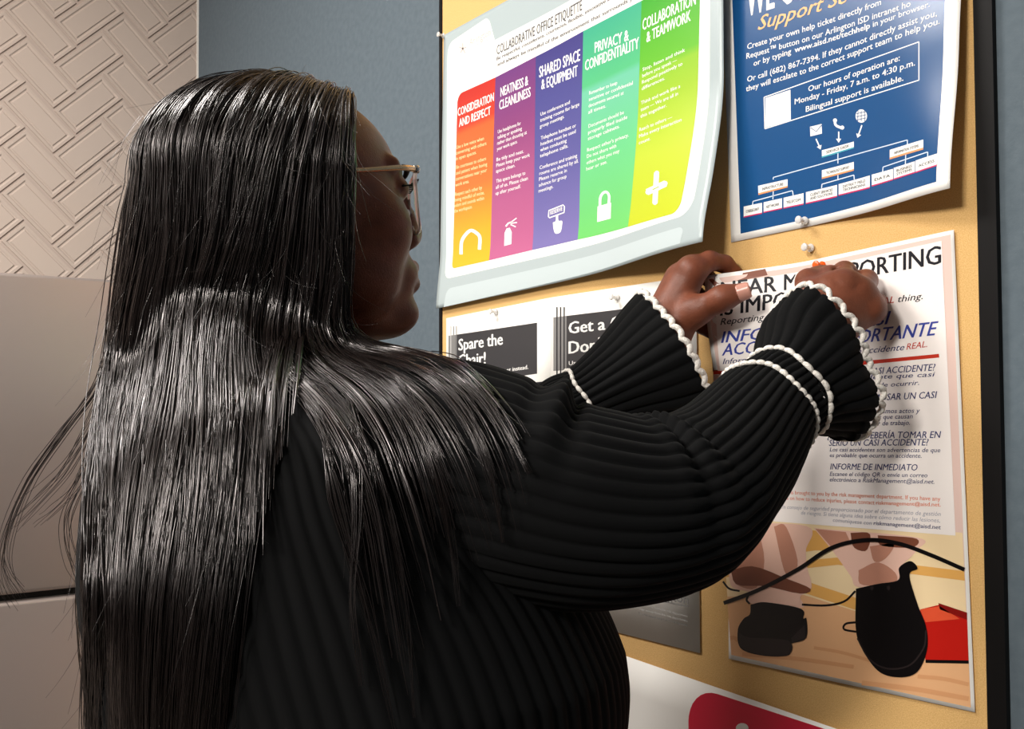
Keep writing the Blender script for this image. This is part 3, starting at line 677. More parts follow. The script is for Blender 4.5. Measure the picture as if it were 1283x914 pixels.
for (t, a, b, h, bd, m) in [('¿QUÉ ES UN CASI ACCIDENTE?', (1034, 473), (1172.5, 464.5), 7.6, .012, NV), ('Es un accidente que casi', (1034, 478), (1172, 472), 5.4, .006, NV), ('estuvo a punto de ocurrir.', (1034, 490), (1152, 482.5), 5.4, .006, NV),
        ('¿QUÉ PUEDE CAUSAR UN CASI', (1034, 505), (1174.5, 499), 7.6, .012, NV), ('ACCIDENTE?', (1036, 512), (1085, 510), 7.6, .012, NV), ('Por lo general, los mismos actos y', (1036, 519), (1153, 517.5), 5.4, .006, NV),
        ('condiciones inseguras que causan', (1036, 527), (1144, 524.5), 5.4, .006, NV), ('accidentes en el lugar de trabajo.', (1037, 535), (1140.5, 532.5), 5.4, .006, NV), ('¿POR QUÉ DEBERÍA TOMAR EN', (1037, 550), (1179.5, 549), 7.6, .012, NV),
        ('SERIO UN CASI ACCIDENTE?', (1039, 559), (1164, 558.5), 7.6, .012, NV), ('Los casi accidentes son advertencias de que', (1040, 566), (1178.5, 567), 5, .006, NV), ('es probable que ocurra un accidente.', (1040, 573), (1155, 574), 5, .006, NV),
        ('INFORME DE INMEDIATO', (1040.5, 588.5), (1150, 590), 7.4, .012, NV), ('Escanee el código QR o envíe un correo', (1040, 596.5), (1162.5, 598.5), 5, .006, NV), ('electrónico a RiskManagement@aisd.net.', (1040, 603.5), (1171, 606.5), 5, .008, NV)]:
    ik.text(t, a, b, h, m, bd, .22)
for (t, a, b, h, bd, m, sh) in [('This is brought to you by the risk management department. If you have any', (980, 619), (1178.5, 628), 4.6, .004, ORT, 0), ('ideas on how to reduce injuries, please contact', (977, 626), (1096, 632.5), 4.6, .004, ORT, 0),
        ('riskmanagement@aisd.net.', (1098, 632.5), (1179, 635), 4.6, .014, ORT, 0), ('Un consejo de seguridad proporcionado por el departamento de gestión', (978, 637.5), (1179, 647), 4.6, .0, GT, .2), ('de riesgos. Si tiene alguna idea sobre cómo reducir las lesiones,', (1004, 645), (1178, 655), 4.6, .0, GT, .2),
        ('comuníquese con', (1044, 654), (1092.5, 658), 4.6, .002, GT, .2), ('riskmanagement@aisd.net', (1095, 658), (1179, 663.5), 4.8, .014, NV, .1)]:
    ik.text(t, a, b, h, m, bd, sh)
ik.build('lettering', wp)

# ------------------------------------------------------------------ push pins
M_clear = mat('clear_plastic', (250, 248, 246), 0.08, 0.5, Transmission_Weight=0.45, IOR=1.35)
M_orng = mat('orange_plastic', (240, 92, 24), 0.25, 0.5)
M_need = mat('pin_steel', (190, 190, 190), 0.25, 0.5, 1.0)
def push_pin(px, py, off, label, m, group=None, s=1.0, tilt=(0, 0)):
    b = on_wall(px, py, off); ax = np.array((tilt[0], -1.0, tilt[1]))
    r = empty('push_pin', b, label, 'push pin', group)
    prof = [(0.0, .0030), (.0008, .0044), (.0018, .0044), (.0026, .0032), (.0042, .0021), (.0080, .0020), (.0096, .0030), (.0104, .0040), (.0116, .0041), (.0122, .0033)]
    MB().lathe([(h * s, q * s) for h, q in prof], b + np.array((0, -.0003, 0)), ax, 18).build('head', m, r, True)
    MB().tube([b + np.array((0, .003, 0)), b], .0005, 6).build('needle', m if m is M_clear else M_need, r)
# ------------------------------------------------------------------ the person
HC = P(375, 250, 0.86)                                       # head centre
_fd = np.array((0.126, 0.992, 0)); _fd /= np.linalg.norm(_fd)
_rd = np.array((_fd[1], -_fd[0], 0)); HM = np.stack([_rd, _fd, np.array((0, 0, 1.0))], 1)
def hl(x, y, z): return HC + HM @ np.array((x, y, z))       # head-local: right, forward, up
TC = np.array((HC[0] - .005, HC[1] - .045))                  # torso axis
PERSON = empty('person', (TC[0], TC[1], 0.0), 'person in a black ribbed sweater with long black hair, pinning a poster to the board', 'person')
M_skin = noise_mat(mat('skin', (110, 61, 42), 0.48, 0.3), 60, lin((105, 58, 40)), lin((120, 67, 47)), 0.15, 700)
M_knit = mat('black_knit', lincol=(0.0040, 0.0041, 0.0044), rough=0.85, spec=0.09)
MATS['black_knit'].node_tree.nodes['Principled BSDF'].inputs['Sheen Weight'].default_value = 0.02
M_trim = noise_mat(mat('white_yarn', (232, 226, 218), 0.85, 0.2), 500, lin((214, 206, 198)), lin((244, 240, 232)), 0.5, 900)
M_trous = mat('black_trousers', (20, 20, 24), 0.8, 0.2)

# joints
def arr(*a): return [(P(x, y, z), r) for (x, y, z, r) in a]
R_ARM = arr((455, 555, .82, .052), (700, 632, .755, .050), (875, 612, .775, .042), (975, 512, .855, .029), (1026, 420, .905, .025))
LSH = np.array((TC[0] - .165, TC[1] + .03, 1.375))
L_EL = P(560, 690, 1.05)
L_ARM = [(LSH + np.array((.06, -.01, .0)), .045), (L_EL, .045), (P(752, 500, 1.062), .024), (P(815, 440, 1.078), .024)]

bd = SDF((TC[0] - .36, TC[1] - .34, 0.0), (-.45, .0, 1.52), .011)
for (z0, z1, ra, rb) in ((1.10, 1.22, .085, .085), (1.22, 1.31, .085, .05), (.92, 1.10, .085, .085)):
    for sx in (-.06, 0, .06): bd.cap((TC[0] + sx + .055, TC[1] + .08, z0), (TC[0] + sx + (.055 if z1 < 1.3 else .015), TC[1] + (.08 if z1 < 1.3 else .02), z1), ra, rb, .03)
bd.cap(hl(0, -.02, -.08), (TC[0], TC[1] + .01, 1.36), .050, .062, .02)
for a, b in zip(R_ARM[:-2], R_ARM[1:-1]): bd.cap(a[0], b[0], a[1], b[1], .02)
for a, b in zip(L_ARM[:-2], L_ARM[1:-1]): bd.cap(a[0], b[0], a[1], b[1], .02)
for sx in (-1, 1):
    bd.chain([(np.array((TC[0] + .055 + sx * .09, TC[1] + .07, .90)), .09), (np.array((TC[0] + .055 + sx * .10, TC[1] + .08, .48)), .062), (np.array((TC[0] + .055 + sx * .10, TC[1] + .05, .09)), .042)], .04)
BV, BF = bd.mesh()

hd = SDF(hl(-.13, -.16, -.21) - .02, hl(.13, .16, .14) + .02, .0024)
E_ = lambda c, r, k=.012, op='add': hd.ell(hl(*c), r, HM, k, op)
Cp = lambda a, b, ra, rb, k=.01, op='add': hd.cap(hl(*a), hl(*b), ra, rb, k, op)
E_((0, -.012, .020), (.073, .100, .078)); E_((0, .018, -.030), (.064, .070, .070), .03); E_((0, .036, -.072), (.050, .058, .046), .025)
for s in (-1, 1):
    E_((s * .040, .060, -.030), (.027, .027, .030), .02)                 # cheek
    E_((s * .043, .040, -.072), (.022, .032, .030), .02)                 # jaw
    E_((s * .033, .089, .012), (.017, .011, .011), .008, 'sub')          # eye socket
    E_((s * .032, .077, .010), (.0135, .0125, .0115), .003)              # lidded eye
    Cp((s * .012, .084, .027), (s * .046, .070, .029), .0060, .0050, .012)  # brow ridge
    E_((s * .0125, .097, -.030), (.0095, .011, .0085), .006)             # nostril wing
    E_((s * .0755, -.012, -.004), (.008, .018, .030), .004)              # ear
    E_((s * .079, -.008, -.004), (.005, .010, .018), .003, 'sub')
Cp((0, .088, .022), (0, .104, -.020), .0085, .0115, .008); E_((0, .102, -.026), (.0125, .0115, .0105), .006)
E_((0, .088, -.062), (.030, .020, .020), .014)                           # mouth mound
for s in (-1, 1):
    Cp((0, .106, -.0535), (s * .020, .097, -.0585), .0064, .0042, .004); Cp((0, .106, -.0685), (s * .019, .097, -.0615), .0072, .0042, .004)
Cp((0, .115, -.0605), (.012, .110, -.0605), .0014, .0012, .002, 'sub'); Cp((0, .115, -.0605), (-.012, .110, -.0605), .0014, .0012, .002, 'sub')
E_((0, .088, -.097), (.024, .023, .019), .014)                            # chin
E_((0, .050, -.108), (.030, .036, .014), .02)
Cp((0, -.018, -.05), (0, -.035, -.20), .054, .060, .02)
HV, HF = hd.mesh()

# hands
def hand(lo, hi, build, h=.0015):
    s = SDF(lo, hi, h); build(s); return s.mesh()
def bbox(pts, pad): q = np.array([p[0] for p in pts]); return q.min(0) - pad, q.max(0) + pad
Rw = arr((980, 505, .858, .027), (1024, 420, .900, .0255))
Rm = arr((1040, 366, .915, .0155), (1058, 359, .912, .0155), (1078, 369, .912, .0145), (1091, 388, .912, .0125))
Rp = arr((1040, 347, .938, .0105), (1058, 342, .942, .0108), (1085, 352, .938, .0105), (1098, 380, .934, .0092))
Rd = arr((1033, 345, .956, .0090), (1046, 351, .954, .0095), (1072, 368, .950, .0092), (1087, 392, .946, .0085))
Rt = arr((1028, 343, .962, .0078), (1040, 366, .948, .0085), (1062, 384, .940, .0085), (1078, 403, .938, .0078))
Rth = arr((1020, 402, .906, .0165), (1013, 370, .920, .0130), (1013, 353, .938, .0112), (1020, 346, .956, .0088))
def rh(s):
    s.chain(Rw, .012)
    for m in Rm: s.cap(Rw[1][0], m[0], .021, m[1], .014)
    s.cap(Rm[0][0], Rm[3][0], .012, .011, .01)
    for k in range(4): s.chain([Rm[k], Rp[k], Rd[k], Rt[k]], .004)
    s.chain(Rth, .007)
    for k in range(4): s.ell(Rm[k][0] + (CAM - Rm[k][0]) * .008, (.0100, .0100, .0100), None, .005)
    for k in range(2):
        a = (Rm[k][0] + Rm[k + 1][0]) / 2; b = (Rp[k][0] + Rp[k + 1][0]) / 2; v = CAM - a; v /= np.linalg.norm(v)
        s.cap(a + v * (.0170 if k < 2 else .0185) + (b - a) * .1, b + v * (.0120 if k < 2 else .0165) + np.array((0, 0, .003)), .0022, .0032, .006, 'sub')
lo, hi = bbox(Rw + Rm + Rp + Rd + Rt + Rth, .04); RV, RF = hand(lo, hi, rh)
Lw = arr((762, 488, 1.064, .024), (815, 442, 1.078, .026), (832, 415, 1.080, .026))
Lm = arr((867, 340, 1.072, .0155), (852, 348, 1.090, .0155), (845, 362, 1.104, .0145), (845, 382, 1.112, .0125))
Lp = arr((889, 327, 1.075, .0108), (880, 343, 1.103, .0100), (872, 370, 1.114, .0100), (868, 396, 1.115, .0090))
Ld = arr((908, 331, 1.084, .0095), (898, 358, 1.101, .0090), (884, 386, 1.108, .0090), (880, 409, 1.108, .0085))
Lt = arr((922, 343, 1.086, .0080), (910, 372, 1.096, .0080), (894, 398, 1.098, .0082), (890, 416, 1.100, .0078))
Lth = arr((845, 408, 1.070, .0185), (872, 390, 1.054, .0145), (905, 374, 1.034, .0118), (930, 366, 1.027, .0096))
def lh(s):
    s.chain(Lw, .012)
    for m in Lm: s.cap(Lw[2][0], m[0], .021, m[1], .016)
    s.cap(Lm[0][0], Lm[3][0], .012, .011, .01)
    for k in range(4): s.chain([Lm[k], Lp[k], Ld[k], Lt[k]], .004)
    s.chain(Lth, .012)
    s.ell(Lm[0][0] + np.array((0, 0, .003)), (.0125, .0125, .0125), None, .008)
lo, hi = bbox(Lw + Lm + Lp + Ld + Lt + Lth, .04); LV, LF = hand(lo, hi, lh)
allV = [BV, HV, RV, LV]; off_ = np.cumsum([0] + [len(v) for v in allV])
allF = np.concatenate([f + o for f, o in zip([BF, HF, RF, LF], off_)])
body = mesh_obj('body', np.concatenate(allV), allF, M_skin, PERSON, True)
md = body.modifiers.new('soft', 'SMOOTH'); md.factor = 0.5; md.iterations = 2

# thumb nail of the left hand
M_nail = mat('nail', (196, 142, 126), 0.25, 0.5)
tp, td = Lth[3][0], Lth[3][0] - Lth[2][0]; td = td / np.linalg.norm(td)
vw = CAM - tp; vw /= np.linalg.norm(vw); up_ = np.cross(td, vw); up_ /= np.linalg.norm(up_); nn = np.cross(up_, td); nn = nn if nn @ vw > 0 else -nn
nV = []; nF = []
for i in range(9):
    for j in range(9):
        u, v = i / 8 * 2 - 1, j / 8 * 2 - 1
        a = v * 1.05 * math.sqrt(max(0.02, 1 - .45 * abs(u) ** 3)); q = .0101
        nV.append(tp + td * (u * .0072 + .0018) + (up_ * math.sin(a) + nn * math.cos(a)) * (q + .0002))
for i in range(8):
    for j in range(8): nF.append((i * 9 + j, i * 9 + j + 1, (i + 1) * 9 + j + 1, (i + 1) * 9 + j))
o = mesh_obj('thumb_nail', nV, nF, M_nail, PERSON, True); tag(o, 'paler thumb nail'); md = o.modifiers.new('t', 'SOLIDIFY'); md.thickness = .0006; md.offset = -.5

# eyebrow, lashes, eye
M_brow = mat('brow_hair', (12, 9, 8), .7)
for s in (-1, 1):
    MB().tube(spline([hl(s * .014, .0935, .0255), hl(s * .030, .0895, .0300), hl(s * .047, .0775, .0285)], 9), [.0012, .0022, .0026, .0028, .0028, .0026, .0022, .0016, .0008], 8).build('eyebrow', M_brow, PERSON, True)
    m_ = MB()
    m_.tube([hl(s * (.019 + .028 * u), .0905 - .0125 * u * u, .010 + .004 * math.sin(u * 3.1)) for u in np.linspace(0, 1, 9)], .0011, 6)
    for k in range(11):
        u = k / 10; b = np.array((s * (.020 + .026 * u), .0905 - .012 * u * u, .010 + .004 * math.sin(u * 3.1)))
        m_.tube([hl(*b), hl(*(b + np.array((s * .002 * u, .006, .001)))), hl(*(b + np.array((s * .005 * u, .011, .006))))], [.0006, .0005, .0002], 5)
    m_.build('eyelashes', M_brow, PERSON, True)
M_lip = mat('lips', (122, 66, 60), .35, .5)

# ---- sweater: ribbed lofts
def loft(stations, M, ribs, amp, res=8, ell=None, extra=None, phase=0.0, up=None):
    st = np.array([np.concatenate([c, [r]]) for c, r in stations]); sp = spline(st, M); pts, rad = sp[:, :3], sp[:, 3]
    T, A, B = frames(pts, up); n = ribs * res; th = np.arange(n) * 2 * math.pi / n + phase
    rib = amp * (np.abs(np.cos(ribs * th / 2)) ** .7 - .6)
    rr = rad[:, None] + rib[None, :]
    if extra is not None: rr = rr + extra(np.linspace(0, 1, M)[:, None], th[None, :])
    if ell is not None:
        q_ = np.linspace(0, 1, M)[:, None]; rr = rr * np.sqrt(((1 + (ell[0] - 1) * q_) * np.cos(th)[None, :]) ** 2 + ((1 + (ell[1] - 1) * q_) * np.sin(th)[None, :]) ** 2)
    V = pts[:, None] + rr[..., None] * (np.cos(th)[None, :, None] * A[:, None] + np.sin(th)[None, :, None] * B[:, None])
    i = np.arange(M - 1)[:, None] * n; k = np.arange(n)[None, :]; k2 = (k + 1) % n
    F = np.stack([i + k, i + k2, i + n + k2, i + n + k], -1).reshape(-1, 4)
    return V, F, (pts, rad, T, A, B, th)
def pst(*a): return [(P(x, y, z), r * z / FPX) for x, y, z, r in a]
rng = np.random.default_rng(5)
def folds(seed, amp, f1=3.0):
    g = np.random.default_rng(seed); w = [(g.uniform(2, 9) * f1, g.integers(1, 4), g.uniform(0, 6.28), g.uniform(.4, 1)) for _ in range(6)]
    return lambda s, th: amp * sum(a * np.sin(q * s * 6.28 / 3 + m * th + p) for q, m, p, a in w) / 3
R_ST = pst((350, 520, .855, 70), (400, 530, .825, 92), (470, 560, .79, 116), (560, 588, .76, 136), (640, 612, .748, 138), (720, 634, .745, 128), (800, 638, .755, 116), (858, 622, .772, 104), (908, 578, .805, 86), (958, 515, .855, 66), (984, 494, .870, 60))
_f3 = folds(3, .0020)
def arm_folds(s, th):
    w = np.exp(-(np.minimum(th, 6.2832 - th) / .75) ** 2); w2 = np.exp(-((np.minimum(th, 6.2832 - th)) / 1.3) ** 2)
    g_ = lambda c, q: np.exp(-((s - c) / q) ** 2)
    f = .0095 * g_(.435, .016) * w - .0065 * g_(.462, .014) * w - .004 * g_(.405, .014) * w
    f = f - .0075 * g_(.655, .014) * w2 + .0045 * g_(.685, .014) * w2 - .0050 * g_(.715, .011) * w2 + .003 * g_(.62, .016) * w2
    return f + _f3(s, th)
V1, F1, fr1 = loft(R_ST, 220, 40, .0030, 8, None, arm_folds, up=(0, 0, 1))
C_ST = pst((984, 494, .870, 60), (994, 486, .876, 65), (1006, 476, .885, 78), (1017, 467, .893, 88), (1025, 462, .899, 92))
V2, F2, fr2 = loft(C_ST, 40, 26, .0035, 10, (1.08, .76), lambda s, th: .0035 * s * np.sin(3 * th + 1) + .002 * s * np.sin(7 * th), up=(0, 0, 1))
LL = [(LSH + np.array((.09, -.03, .035)), .060), (LSH, .074), (LSH * .5 + L_EL * .5, .078), (L_EL, .072)]
L_ST = LL + pst((630, 590, 1.055, 62), (680, 540, 1.058, 52), (716, 513, 1.060, 46), (742, 501, 1.061, 40))
V3, F3, fr3 = loft(L_ST, 110, 36, .0028, 8, None, folds(8, .002), up=(0, 0, 1))
CL_ST = pst((716, 514, 1.060, 44), (740, 502, 1.062, 47), (775, 484, 1.065, 59), (812, 465, 1.069, 77), (840, 450, 1.072, 88))
V4, F4, fr4 = loft(CL_ST, 40, 28, .0035, 10, None, lambda s, th: .003 * s * np.sin(3 * th + 2) + .002 * s * np.sin(6 * th), up=(0, 0, 1))
# torso: rings by height
tz = np.array([0.88, 1.00, 1.10, 1.18, 1.26, 1.33, 1.38, 1.415, 1.440, 1.458, 1.472])
ta = np.array([.190, .185, .182, .185, .190, .195, .190, .160, .122, .088, .072])
tb = np.array([.205, .195, .198, .216, .208, .160, .128, .105, .086, .074, .066])
ty = np.array([.095, .095, .092, .088, .068, .030, .012, .0, .0, .005, .010])
Mt = 110; zz = np.linspace(tz[0], tz[-1], Mt); sp_ = spline(np.stack([tz, ta, tb, ty], 1), 400)
aa, bb, yy = [np.interp(zz, sp_[:, 0], sp_[:, i]) for i in (1, 2, 3)]
ribs = 92; n = ribs * 7; th = np.arange(n) * 2 * math.pi / n
rib = .0030 * (np.abs(np.cos(ribs * th / 2)) ** .7 - .6)
dr = rib[None, :] * np.clip(aa / .15, .4, 1)[:, None] + folds(21, .0025, 1.2)(np.linspace(0, 1, Mt)[:, None], th[None, :])
tx = np.interp(zz, [.9, 1.2, 1.33, 1.42], [.072, .072, .03, 0])
X5 = TC[0] + tx[:, None] + (aa[:, None] + dr) * np.cos(th); Y5 = TC[1] + yy[:, None] + (bb[:, None] + dr) * np.sin(th)
V5 = np.stack([X5, Y5, np.broadcast_to(zz[:, None], X5.shape)], -1)
i = np.arange(Mt - 1)[:, None] * n; k = np.arange(n)[None, :]; F5 = np.stack([i + k, i + (k + 1) % n, i + n + (k + 1) % n, i + n + k], -1).reshape(-1, 4)
VV = [V.reshape(-1, 3) for V in (V1, V2, V3, V4, V5)]; oo = np.cumsum([0] + [len(v) for v in VV])
SW = np.concatenate(VV); SF = np.concatenate([f + o for f, o in zip((F1, F2, F3, F4, F5), oo)])
sw = mesh_obj('sweater', SW, SF, M_knit, PERSON, True); tag(sw, 'black ribbed sweater')
md = sw.modifiers.new('knit', 'SOLIDIFY'); md.thickness = .002; md.offset = -1
BVH = BVHTree.FromPolygons([tuple(v) for v in SW], [tuple(int(q) for q in f) for f in SF])

def trim(V, fr, row, name, rad, out, nsc, amp, along):
    pts, r_, T, A, B, th = fr; ring = V[row]; c = pts[row]; m = 420
    s = np.linspace(0, 2 * math.pi, m, endpoint=False); idx = s / (2 * math.pi) * len(ring); i0 = idx.astype(int) % len(ring); i1 = (i0 + 1) % len(ring); u = (idx % 1)[:, None]
    q = ring[i0] * (1 - u) + ring[i1] * u
    d = q - c; d /= np.linalg.norm(d, axis=1)[:, None]
    w = np.abs(np.sin(nsc * s / 2))[:, None]
    q = q + d * (out + amp * .5 * (w - .5)) + T[row] * (along + amp * w)
    V_, F_ = closed_tube(q, rad * (0.9 + .2 * w[:, 0]), 8)
    return V_, F_
def closed_tube(p, rad, n):
    m = len(p); T = np.roll(p, -1, 0) - np.roll(p, 1, 0); T /= np.linalg.norm(T, axis=1)[:, None]
    c = p.mean(0); A = p - c; A -= T * (A * T).sum(1)[:, None]; A /= np.linalg.norm(A, axis=1)[:, None]; B = np.cross(T, A)
    th = np.arange(n) * 2 * math.pi / n
    V = (p[:, None] + rad[:, None, None] * (np.cos(th)[None, :, None] * A[:, None] + np.sin(th)[None, :, None] * B[:, None])).reshape(-1, 3)
    F = [(i * n + k, i * n + (k + 1) % n, ((i + 1) % m) * n + (k + 1) % n, ((i + 1) % m) * n + k) for i in range(m) for k in range(n)]
    return V, F
for (V, fr, row, rad, out, nsc, amp, al) in ((V2, fr2, 39, .0026, .0, 26, .0075, .0), (V4, fr4, 39, .0031, .0, 28, .0042, .0)):
    v, f = trim(V, fr, row, '', rad, out, nsc, amp, al); o = mesh_obj('cuff_trim', v, f, M_trim, sw, True); tag(o, 'white scalloped cuff edging')
def stripe(V, fr, row, ribs, ph=0):
    pts, r_, T, A, B, th = fr; c = pts[row]; rad = r_[row]; m = ribs * 12; s = np.linspace(0, 2 * math.pi, m, endpoint=False)
    w = np.abs(np.cos(ribs * s / 2)) ** .5
    q = c + (rad + .0002 + .0016 * w)[:, None] * (np.cos(s)[:, None] * A[row] + np.sin(s)[:, None] * B[row]) + T[row] * (.0018 * np.sin(5 * s + ph))[:, None]
    return closed_tube(q, .0012 + .0013 * w, 7)
for V, fr, row, rb in ((V1, fr1, 198, 40), (V2, fr2, 2, 26), (V4, fr4, 6, 28)):
    v, f = stripe(V, fr, row, rb); o = mesh_obj('stripe', v, f, M_trim, sw, True); tag(o, 'white stitched stripe')

# trousers and shoes below the frame
m_ = MB()
for s in (-1, 1):
    v, f = tube(spline([(TC[0] + .06 + s * .070, TC[1] + .085, .96), (TC[0] + .055 + s * .095, TC[1] + .07, .80), (TC[0] + .055 + s * .10, TC[1] + .08, .48), (TC[0] + .055 + s * .10, TC[1] + .05, .07)], 24), np.interp(np.linspace(0, 1, 24), [0, .2, .55, 1], [.125, .130, .095, .075]), 28)
    m_.add(v, f)
m_.build('trousers', M_trous, PERSON, True)
for s in (-1, 1):
    fx_, fy_ = TC[0] + .055 + s * .10, TC[1] + .06
    sh = SDF((fx_ - .09, fy_ - .16, -.0), (fx_ + .09, fy_ + .24, .16), .006)
    sh.ell((fx_, fy_ + .06, .045), (.047, .135, .040)); sh.ell((fx_, fy_ - .02, .075), (.045, .06, .06), None, .03); sh.F = np.maximum(sh.F, (.004 - sh.ax[2])[None, None, :].astype(np.float32))
    v, f = sh.mesh(); mesh_obj('shoe', v, f, mat('shoe_black', (18, 17, 17), .5), PERSON, True)

# ---- glasses: clear frame, slim gold temples
M_fr = mat('clear_acetate', (246, 232, 226), .08, .5, Transmission_Weight=.55, IOR=1.3)
M_gold = mat('gold_metal', (222, 190, 150), .25, .5, .9)
M_lens = mat('lens', (255, 255, 255), .02, .4, Transmission_Weight=1.0, IOR=1.03)
GL = bpy.data.objects.new('glasses', None); COL.objects.link(GL); GL.parent = PERSON; GL.location = tuple(hl(0, .1, .02) - LOC['person']); LOC['glasses'] = hl(0, .1, .02); GL.empty_display_size = .03
tag(GL, 'clear framed glasses with slim gold temples')
def rim(s):
    pts = []
    for t in np.linspace(0, 2 * math.pi, 48, endpoint=False):
        c_, s_ = math.cos(t), math.sin(t); ex = .62
        x = .0265 * math.copysign(abs(c_) ** ex, c_); z = .0245 * math.copysign(abs(s_) ** ex, s_)
        xx = s * .0345 + x; pts.append(hl(xx, .1000 - 4.6 * xx * xx - .08 * (z - .02), -.0015 + z))
    return np.array(pts)
for s in (-1, 1):
    rp = rim(s); v, f = closed_tube(rp, np.full(len(rp), .0019), 8); mesh_obj('rim', v, f, M_fr, GL, True)
    c = rp.mean(0); n_ = len(rp); V = [c] + list(c + (rp - c) * .98); mesh_obj('lens', V, [(0, 1 + k, 1 + (k + 1) % n_) for k in range(n_)], M_lens, GL).modifiers.new('t', 'SOLIDIFY').thickness = .0012
    x0 = .0635
    tpts = [hl(s * x0, .0825, .0215), hl(s * .0710, .068, .0195), hl(s * .0755, .035, .0130), hl(s * .079, .0, .0065), hl(s * .079, -.03, -.005)]
    q = spline(tpts, 30); v, f = tube(q, np.interp(np.linspace(0, 1, 30), [0, .15, 1], [.0030, .0026, .0016]), 8); mesh_obj('temple', v, f, M_gold, GL, True)
    MB().lathe([(0, .003), (.002, .0036), (.005, .0036), (.006, .002)], hl(s * .0640, .0805, .0215), HM @ np.array((0, 1.0, 0)), 12).build('hinge', M_need, GL, True)
MB().tube([hl(-.009, .0995, .006), hl(0, .1040, .0085), hl(.009, .0995, .006)], .0019, 8).build('bridge', M_fr, GL, True)
for s in (-1, 1): MB().lathe([(0, .001), (.0005, .0035), (.0018, .0035), (.0022, .001)], hl(s * .0125, .0960, -.006), HM @ np.array((s, .6, 0)), 12).build('nose_pad', M_fr, GL, True)
# ---- hair: a scalp sheet under several thousand separate strands
M_hair = mat('black_hair', lincol=(0.012, 0.008, 0.0072), rough=0.28, spec=0.85, Specular_Tint=(1.0, 0.93, 0.93, 1.0))
_hn = MATS['black_hair'].node_tree
SHC = np.array((0, -.016, .016)); SHR = np.array((.095, .118, .0845))
def shell_path(phi, m, k=1.0):
    eq = np.array((math.sin(phi), math.cos(phi), -.12)); f = math.cos(phi)
    top = np.array((.06 * math.sin(phi), .40 * max(f, -.2) + (.42 if f > 0 else .42 * (1 + f)), .92))
    out = []
    for s in np.linspace(0, 1, m):
        d = top * (1 - s) + eq * s - np.array((0, .17 * math.sin(math.pi * s) * max(0, 1 - abs(abs((phi % 6.283) - 3.1416) - 1.83) / .6), 0)); d /= np.linalg.norm(d); out.append(hl(*(SHC + SHR * k * d)))
    return np.array(out)
def drape(px, py, z, gap):
    r = ray(px, py); L = np.linalg.norm(r)
    h = BVH.ray_cast(Vector(CAM), Vector(r / L))
    if h[0] is not None: z = min(z, h[3] / L - gap)
    return P(px, py, z)
GUIDES = [
 (75, .80, [(437, 300), (436, 365), (438, 408), (468, 428), (520, 438), (568, 456), (608, 490), (644, 532), (672, 585)]),
 (80, .79, [(424, 300), (420, 365), (416, 408), (438, 440), (500, 456), (556, 486), (600, 540), (630, 615), (650, 700)]),
 (87, .785, [(400, 300), (394, 365), (386, 408), (402, 446), (452, 476), (498, 520), (530, 590), (555, 680), (572, 770)]),
 (95, .78, [(366, 300), (356, 365), (346, 415), (352, 458), (394, 500), (434, 560), (464, 640), (492, 770), (526, 930)]),
 (105, .775, [(326, 300), (308, 370), (298, 430), (293, 500), (287, 580), (272, 680), (258, 800), (246, 990)]),
 (120, .77, [(283, 300), (264, 370), (254, 450), (248, 540), (234, 650), (222, 780), (215, 990)]),
 (140, .77, [(234, 300), (220, 380), (210, 470), (199, 560), (186, 680), (180, 800), (178, 990)]),
 (158, .79, [(192, 300), (178, 380), (168, 470), (156, 570), (150, 690), (149, 800), (148, 990)]),
 (178, .82, [(162, 290), (153, 370), (144, 460), (134, 560), (136, 680), (132, 800), (126, 990)]),
 (205, .88, [(166, 300), (156, 400), (146, 500), (138, 600), (134, 720), (128, 990)]),
 (235, .94, [(215, 300), (205, 420), (195, 560), (190, 720), (190, 900)]),
 (262, .97, [(300, 300), (295, 400), (290, 500), (285, 640), (285, 780)]),
 (287, .97, [(372, 300), (368, 360), (362, 420), (355, 480), (350, 560)])]
NP = 44
GP = []
for phi, z, fall in GUIDES:
    s_ = shell_path(math.radians(phi), 12); zl = proj(s_[-1])[2]
    pts = []; nF = len(fall)
    for k, (x, y) in enumerate(fall):
        zz_ = zl + (z - zl) * min(1, k / 3.0)
        pts.append(drape(x, y, zz_, .010 if phi < 100 else .017) if y > 405 else P(x, y, zz_))
    q = np.vstack([s_, np.array(pts)]); q = spline(q, 160)
    for _ in range(6): q[1:-1] = .25 * q[:-2] + .5 * q[1:-1] + .25 * q[2:]
    a = np.concatenate([[0], np.cumsum(np.linalg.norm(np.diff(q, axis=0), axis=1))])
    # first 16 samples on the scalp, the rest along the fall, so neighbours line up
    iq = int(160 * 11 / (len(s_) + nF - 1)); sa = np.concatenate([np.linspace(0, a[iq], 16, endpoint=False), np.linspace(a[iq], a[-1], NP - 16)])
    GP.append(np.stack([np.interp(sa, a, q[:, i]) for i in range(3)], 1))
GP = np.array(GP); NG = len(GP)
def guide(t):
    t = np.clip(t, 0, NG - 1 - 1e-6); i = t.astype(int); u = (t - i)[..., None]
    j = np.broadcast_to(np.arange(NP), t.shape)
    return GP[i, j] * (1 - u) + GP[i + 1, j] * u
low = np.clip((np.arange(NP) - 14) / 14.0, 0, 1)
CENT = np.array([HC[0], HC[1]])
